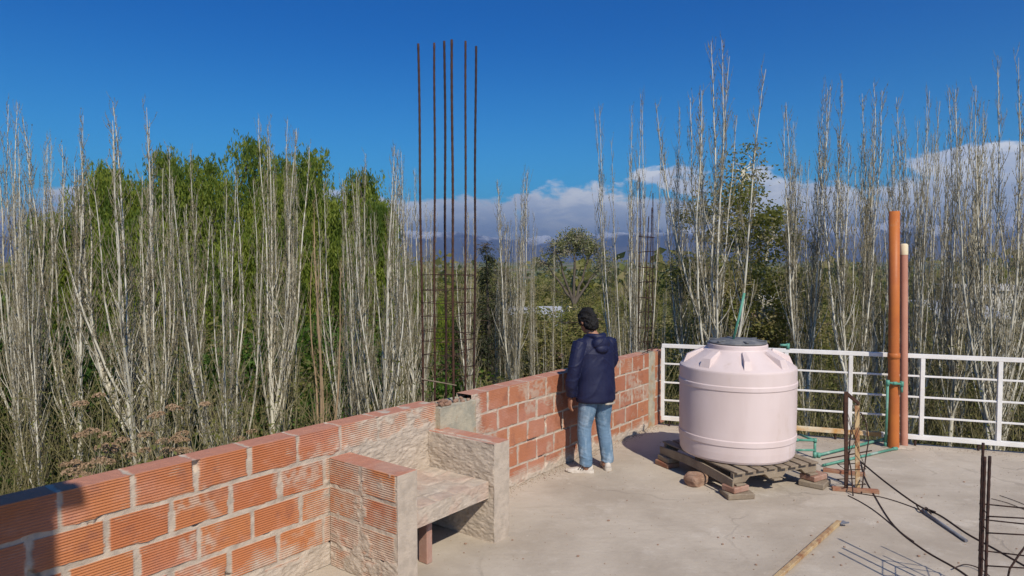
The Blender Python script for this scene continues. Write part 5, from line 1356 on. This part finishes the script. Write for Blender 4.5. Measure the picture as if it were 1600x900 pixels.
# far woodland and hedgerows: too many to count
def far_wood():
    rs = np.random.RandomState(5); C = []; S = []
    for i in range(1500):
        Z = 90 * math.exp(rs.rand() * 3.2); X = rs.uniform(-1.0, 1.1) * Z * 1.0; h = rs.uniform(2.5, 7) * (1.6 if rs.rand() < .2 else 1)
        if fbm(np.array([X * .004 + 5]), np.array([Z * .006]), 3)[0] < .47 and rs.rand() < .8: continue
        m = int(np.clip(9000 / Z, 14, 90)); v = rs.normal(0, 1, (m, 3)); v /= np.linalg.norm(v, axis=1, keepdims=True); v *= rs.uniform(.5, 1, (m, 1))
        C.append(np.array([X, Z, GZ + h * .5]) + v * [h * .55, h * .55, h * .5]); S.append(np.full(m, np.clip(h * .22, .5, 2) * (1 if Z < 400 else 1.4)))
    C = np.concatenate(C); S = np.concatenate(S); me = leaf_mesh('far_woodland', C, rs.normal(0, 1, C.shape), rs.normal(0, 1, C.shape), S, S * .7, M['olive'], rs)
    o = link('far_woodland', me); o['kind'] = 'stuff'; o['label'] = 'hedgerows and scattered trees fading across the far valley floor'; o['category'] = 'woodland'
far_wood()

# ------------------------------------------------------------------ mountains
def mountains():
    m, k, b = mat('mountain_rock'); geo = k.n('ShaderNodeNewGeometry').outputs; sx = k.n('ShaderNodeSeparateXYZ', {0: geo['Position']})
    nz = k.noise(geo['Position'], 0.0016, 8, 0.65); hgt = k.math('ADD', sx.outputs[2], k.math('MULTIPLY', k.math('SUBTRACT', nz, .5), 900.0))
    nrm = k.n('ShaderNodeSeparateXYZ', {0: geo['Normal']}).outputs[2]
    snow = k.math('MULTIPLY', k.ss(hgt, 290, 470), k.ss(nrm, 0.45, 0.80))
    c = k.mix(k.ss(nz, .4, .6), (0.12, 0.12, 0.14), (0.17, 0.155, 0.15)); c = k.mix(snow, c, (0.82, 0.84, 0.88))
    k.t.links.new(c, b.inputs['Base Color']); b.inputs['Roughness'].default_value = .9
    na, nr = 700, 70
    A, T_ = np.meshgrid(np.linspace(R(-62), R(62), na), np.linspace(0, 1, nr))
    D0 = 9000 + T_ * 5000; X = np.sin(A) * D0; Y = np.cos(A) * D0
    rid = 1 - np.abs(fbm(X * .00055, Y * .0008, 21, 6) - .5) * 2.6; rid = np.clip(rid, 0, 1) ** 1.5
    env = np.sin(np.clip(T_, 0, 1) * np.pi) ** .6
    azd = np.degrees(A); base = np.interp(azd, [-62, -30, -14, -6, 2, 12, 22, 34, 62], [330, 360, 470, 430, 350, 470, 430, 520, 450])
    Z = GZ - 20 + env * (base * (.45 + .75 * rid) + (fbm(X * .004, Y * .004, 8, 5) - .5) * 170)
    V = np.stack([X.ravel(), Y.ravel(), Z.ravel()], 1); I = np.arange(na * nr).reshape(nr, na)
    o = link('mountains', arr_mesh('mountains', V, np.stack([I[:-1, :-1], I[:-1, 1:], I[1:, 1:], I[1:, :-1]], -1).reshape(-1, 4), m, smooth=False)); o['kind'] = 'structure'
mountains()

# ------------------------------------------------------------------ houses and bits glimpsed between the trees
M['tin'] = vary('tin_roof', (0.42, 0.44, 0.47), (0.33, 0.33, 0.34), 3, .5, .3, 10)
M['plasterpink'] = vary('pink_plaster', (0.33, 0.22, 0.18), (0.26, 0.17, 0.14), 2, .9)
M['plastw'] = vary('pale_plaster', (0.55, 0.53, 0.48), (0.45, 0.42, 0.36), 2, .9)
M['window'] = vary('dark_window', (0.02, 0.022, 0.025), (0.03, 0.03, 0.035), 2, .2)
def house(px, ytop, Z, wd, dp, hgt, wallm, roofm, label, rz=0.0, cat='house', wins=2):
    tpt = aty(px, ytop, Z); zt = tpt.z; h = zt - GZ
    t = thing('small_house', label, cat, (tpt.x, Z, GZ), rz)
    mb = MB(); mb.box(-wd / 2, wd / 2, -dp / 2, dp / 2, -0.5, h - hgt, .02); mb.build('wall', M[wallm], t)
    mb = MB(); e = .35; z0 = h - hgt + .01
    mb.add([(-wd / 2 - e, -dp / 2 - e, z0), (wd / 2 + e, -dp / 2 - e, z0), (wd / 2 + e, dp / 2 + e, h), (-wd / 2 - e, dp / 2 + e, h), (-wd / 2 - e, -dp / 2 - e, z0 + .12), (wd / 2 + e, -dp / 2 - e, z0 + .12), (wd / 2 + e, dp / 2 + e, h + .12), (-wd / 2 - e, dp / 2 + e, h + .12)], [(0, 3, 2, 1), (4, 5, 6, 7), (0, 1, 5, 4), (1, 2, 6, 5), (2, 3, 7, 6), (3, 0, 4, 7)])
    mb.build('roof', M[roofm], t)
    for i in range(wins):
        x = (-.25 + .5 * i) * wd; mb = MB(); mb.box(x - .45, x + .45, -dp / 2 - .02, -dp / 2 + .1, (h - hgt) * .45, (h - hgt) * .8); mb.build('window', M['window'], t)
    return t
house(838, 486, 44, 3.6, 5, 1.7, 'plasterpink', 'tin', 'small house with a grey sheet roof and pinkish walls left of the man', .1)
house(812, 536, 33, 3.6, 3, .5, 'plasterpink', 'plasterpink', 'reddish low shed below the grey sheet roof, behind the saplings', -.1, 'shed', 1)
house(885, 488, 60, 4.5, 5, .5, 'plasterpink', 'plasterpink', 'flat roofed brick house behind the man with small tanks on its roof', .1)
for i, (px, m_, lab) in enumerate(((889, 'cream', 'cream rooftop tank left of the man, beside the pale green one'), (898, 'green2', 'pale green rooftop tank just left of the man above his shoulder'))):
    if m_ == 'green2': M['green2'] = vary('pale_green', (0.42, 0.52, 0.45), (0.36, 0.45, 0.40), 3, .6)
    p = aty(px, 494, 58); mb = MB(); mb.lathe([(0, 0), (.22, 0), (.24, .1), (.24, .75), (.20, .85), (.08, .90), (0, .90)], 20); o = mb.build('rooftop_tank', M[m_]); o.location = p; tag(o, lab, 'tank')
house(1497, 474, 52, 4.2, 4, 1.0, 'plastw', 'tin', 'low house with a grey tin roof right of the orange pipe', -.1)
house(1545, 446, 90, 9, 6, .6, 'plastw', 'plastw', 'long pale flat building far behind the right-hand poplars', 0)
house(468, 469, 75, 4.5, 5, .5, 'plastw', 'plastw', 'distant white roofed house seen between the trunks under the willow', 0)
house(420, 566, 30, 2.2, 2, .4, 'plastw', 'tin', 'pale little shed low behind the poplars left of the dead brown one', .2, 'shed', 1)
house(92, 630, 24, 1.6, 2, .4, 'plastw', 'tin', 'pale shed glimpsed low between trunks at the far left', .2, 'shed', 1)
house(1165, 462, 85, 7, 6, 1.0, 'plasterpink', 'tin', 'brownish house far behind the tank', 0)
mb = MB(); pa = aty(-200, 452, 21); pb = aty(1800, 498, 22); ps = []
for i in range(41):
    t = i / 40; p = pa.lerp(pb, t); p.z -= 1.1 * 4 * t * (1 - t) * .5; ps.append(p)
mb.tube(ps, 0.009, 5); tag(mb.build('power_line', M['wire']), 'thin overhead wire crossing in front of the trees at railing height', 'wire')
for (px, lab) in ((-200, 'pole'), (1800, 'pole')):
    p = aty(px, 452 if px < 0 else 498, 21 if px < 0 else 22); mb = MB(); mb.tube([(p.x, p.y, GZ), (p.x, p.y, p.z + .3)], [.13, .10], 10); tag(mb.build('utility_pole', M['wood']), 'wooden utility pole beyond the %s edge of the photo' % ('left' if px < 0 else 'right'), 'pole')

# ------------------------------------------------------------------ unseen block behind the camera, form invented so its corner shades the near parapet
def sun_back(p, t): return Vector(p) + tosun * t
q1 = None
# where the shadow edge falls on the parapet face, carried back towards the sun
def on_wall(px, py):
    d = ray(px, py); t = (W0 - CAM).dot(N) / d.dot(N); return CAM + d * t
SP = on_wall(88, 850)          # vertical edge of the shade
TP = on_wall(133, 790)         # tip of the rounded bump in the shade
hs = Vector((tosun.x, tosun.y, 0)).normalized()
dist = 3.2
E = SP + tosun * (dist / math.cos(R(SUN_EL)))        # on the vertical corner of the unseen block
K = TP + tosun * (dist / math.cos(R(SUN_EL)))
sh = thing('shade_caster', 'unseen block behind the viewer, shaped to cast the shade on the near parapet', 'building', (E.x - 1.6, E.y - 1.0, 0))
mb = MB(); mb.box(E.x - 3.0, E.x, E.y - 2.0, E.y + 0.02, 0, K.z - 0.06, .01); o = mb.build('wall', M['mortar']); at_parent(o, sh)  # unseen body, placed for the upright edge of the shade
ov = (K - E).x
mb = MB(); mb.box(E.x - 3.3, E.x + 0.002, E.y - 2.3, E.y + 0.06, K.z - 0.055, K.z + 0.30, .03); o = mb.build('roof', M['mortar']); at_parent(o, sh)  # unseen slab on top, added to carry the shade over the parapet
K2 = K + tosun * ((K.y - (E.y - 0.04)) / -tosun.y)
mb = MB(); mb.tube([Vector((E.x - 0.6, K2.y, K2.z + .03)), Vector((E.x + (K2.x - E.x) * .45, K2.y, K2.z + .035)), Vector((E.x + (K2.x - E.x) * .8, K2.y, K2.z + .015)), K2], [.10, .085, .05, .012], 14); o = mb.build('shade_tip', M['mortar']); at_parent(o, sh)  # rounded end added only to cast the bump in the shade edge

# ------------------------------------------------------------------ air
def haze():
    m = bpy.data.materials.new('haze'); m.use_nodes = True; t = m.node_tree; t.nodes.clear(); k = NT(t)
    v = k.n('ShaderNodeVolumePrincipled', {'Color': (0.42, 0.66, 1.0, 1), 'Density': HAZE, 'Anisotropy': 0.45})
    k.n('ShaderNodeOutputMaterial', {'Volume': v.outputs[0]})
    mb = MB(); mb.box(-14500, 14500, -14500, 14800, GZ - 60, 640); o = mb.build('haze', m); o['kind'] = 'stuff'; o['label'] = 'pale blue air thickening towards the mountains'
HAZE = 0.00015
haze()
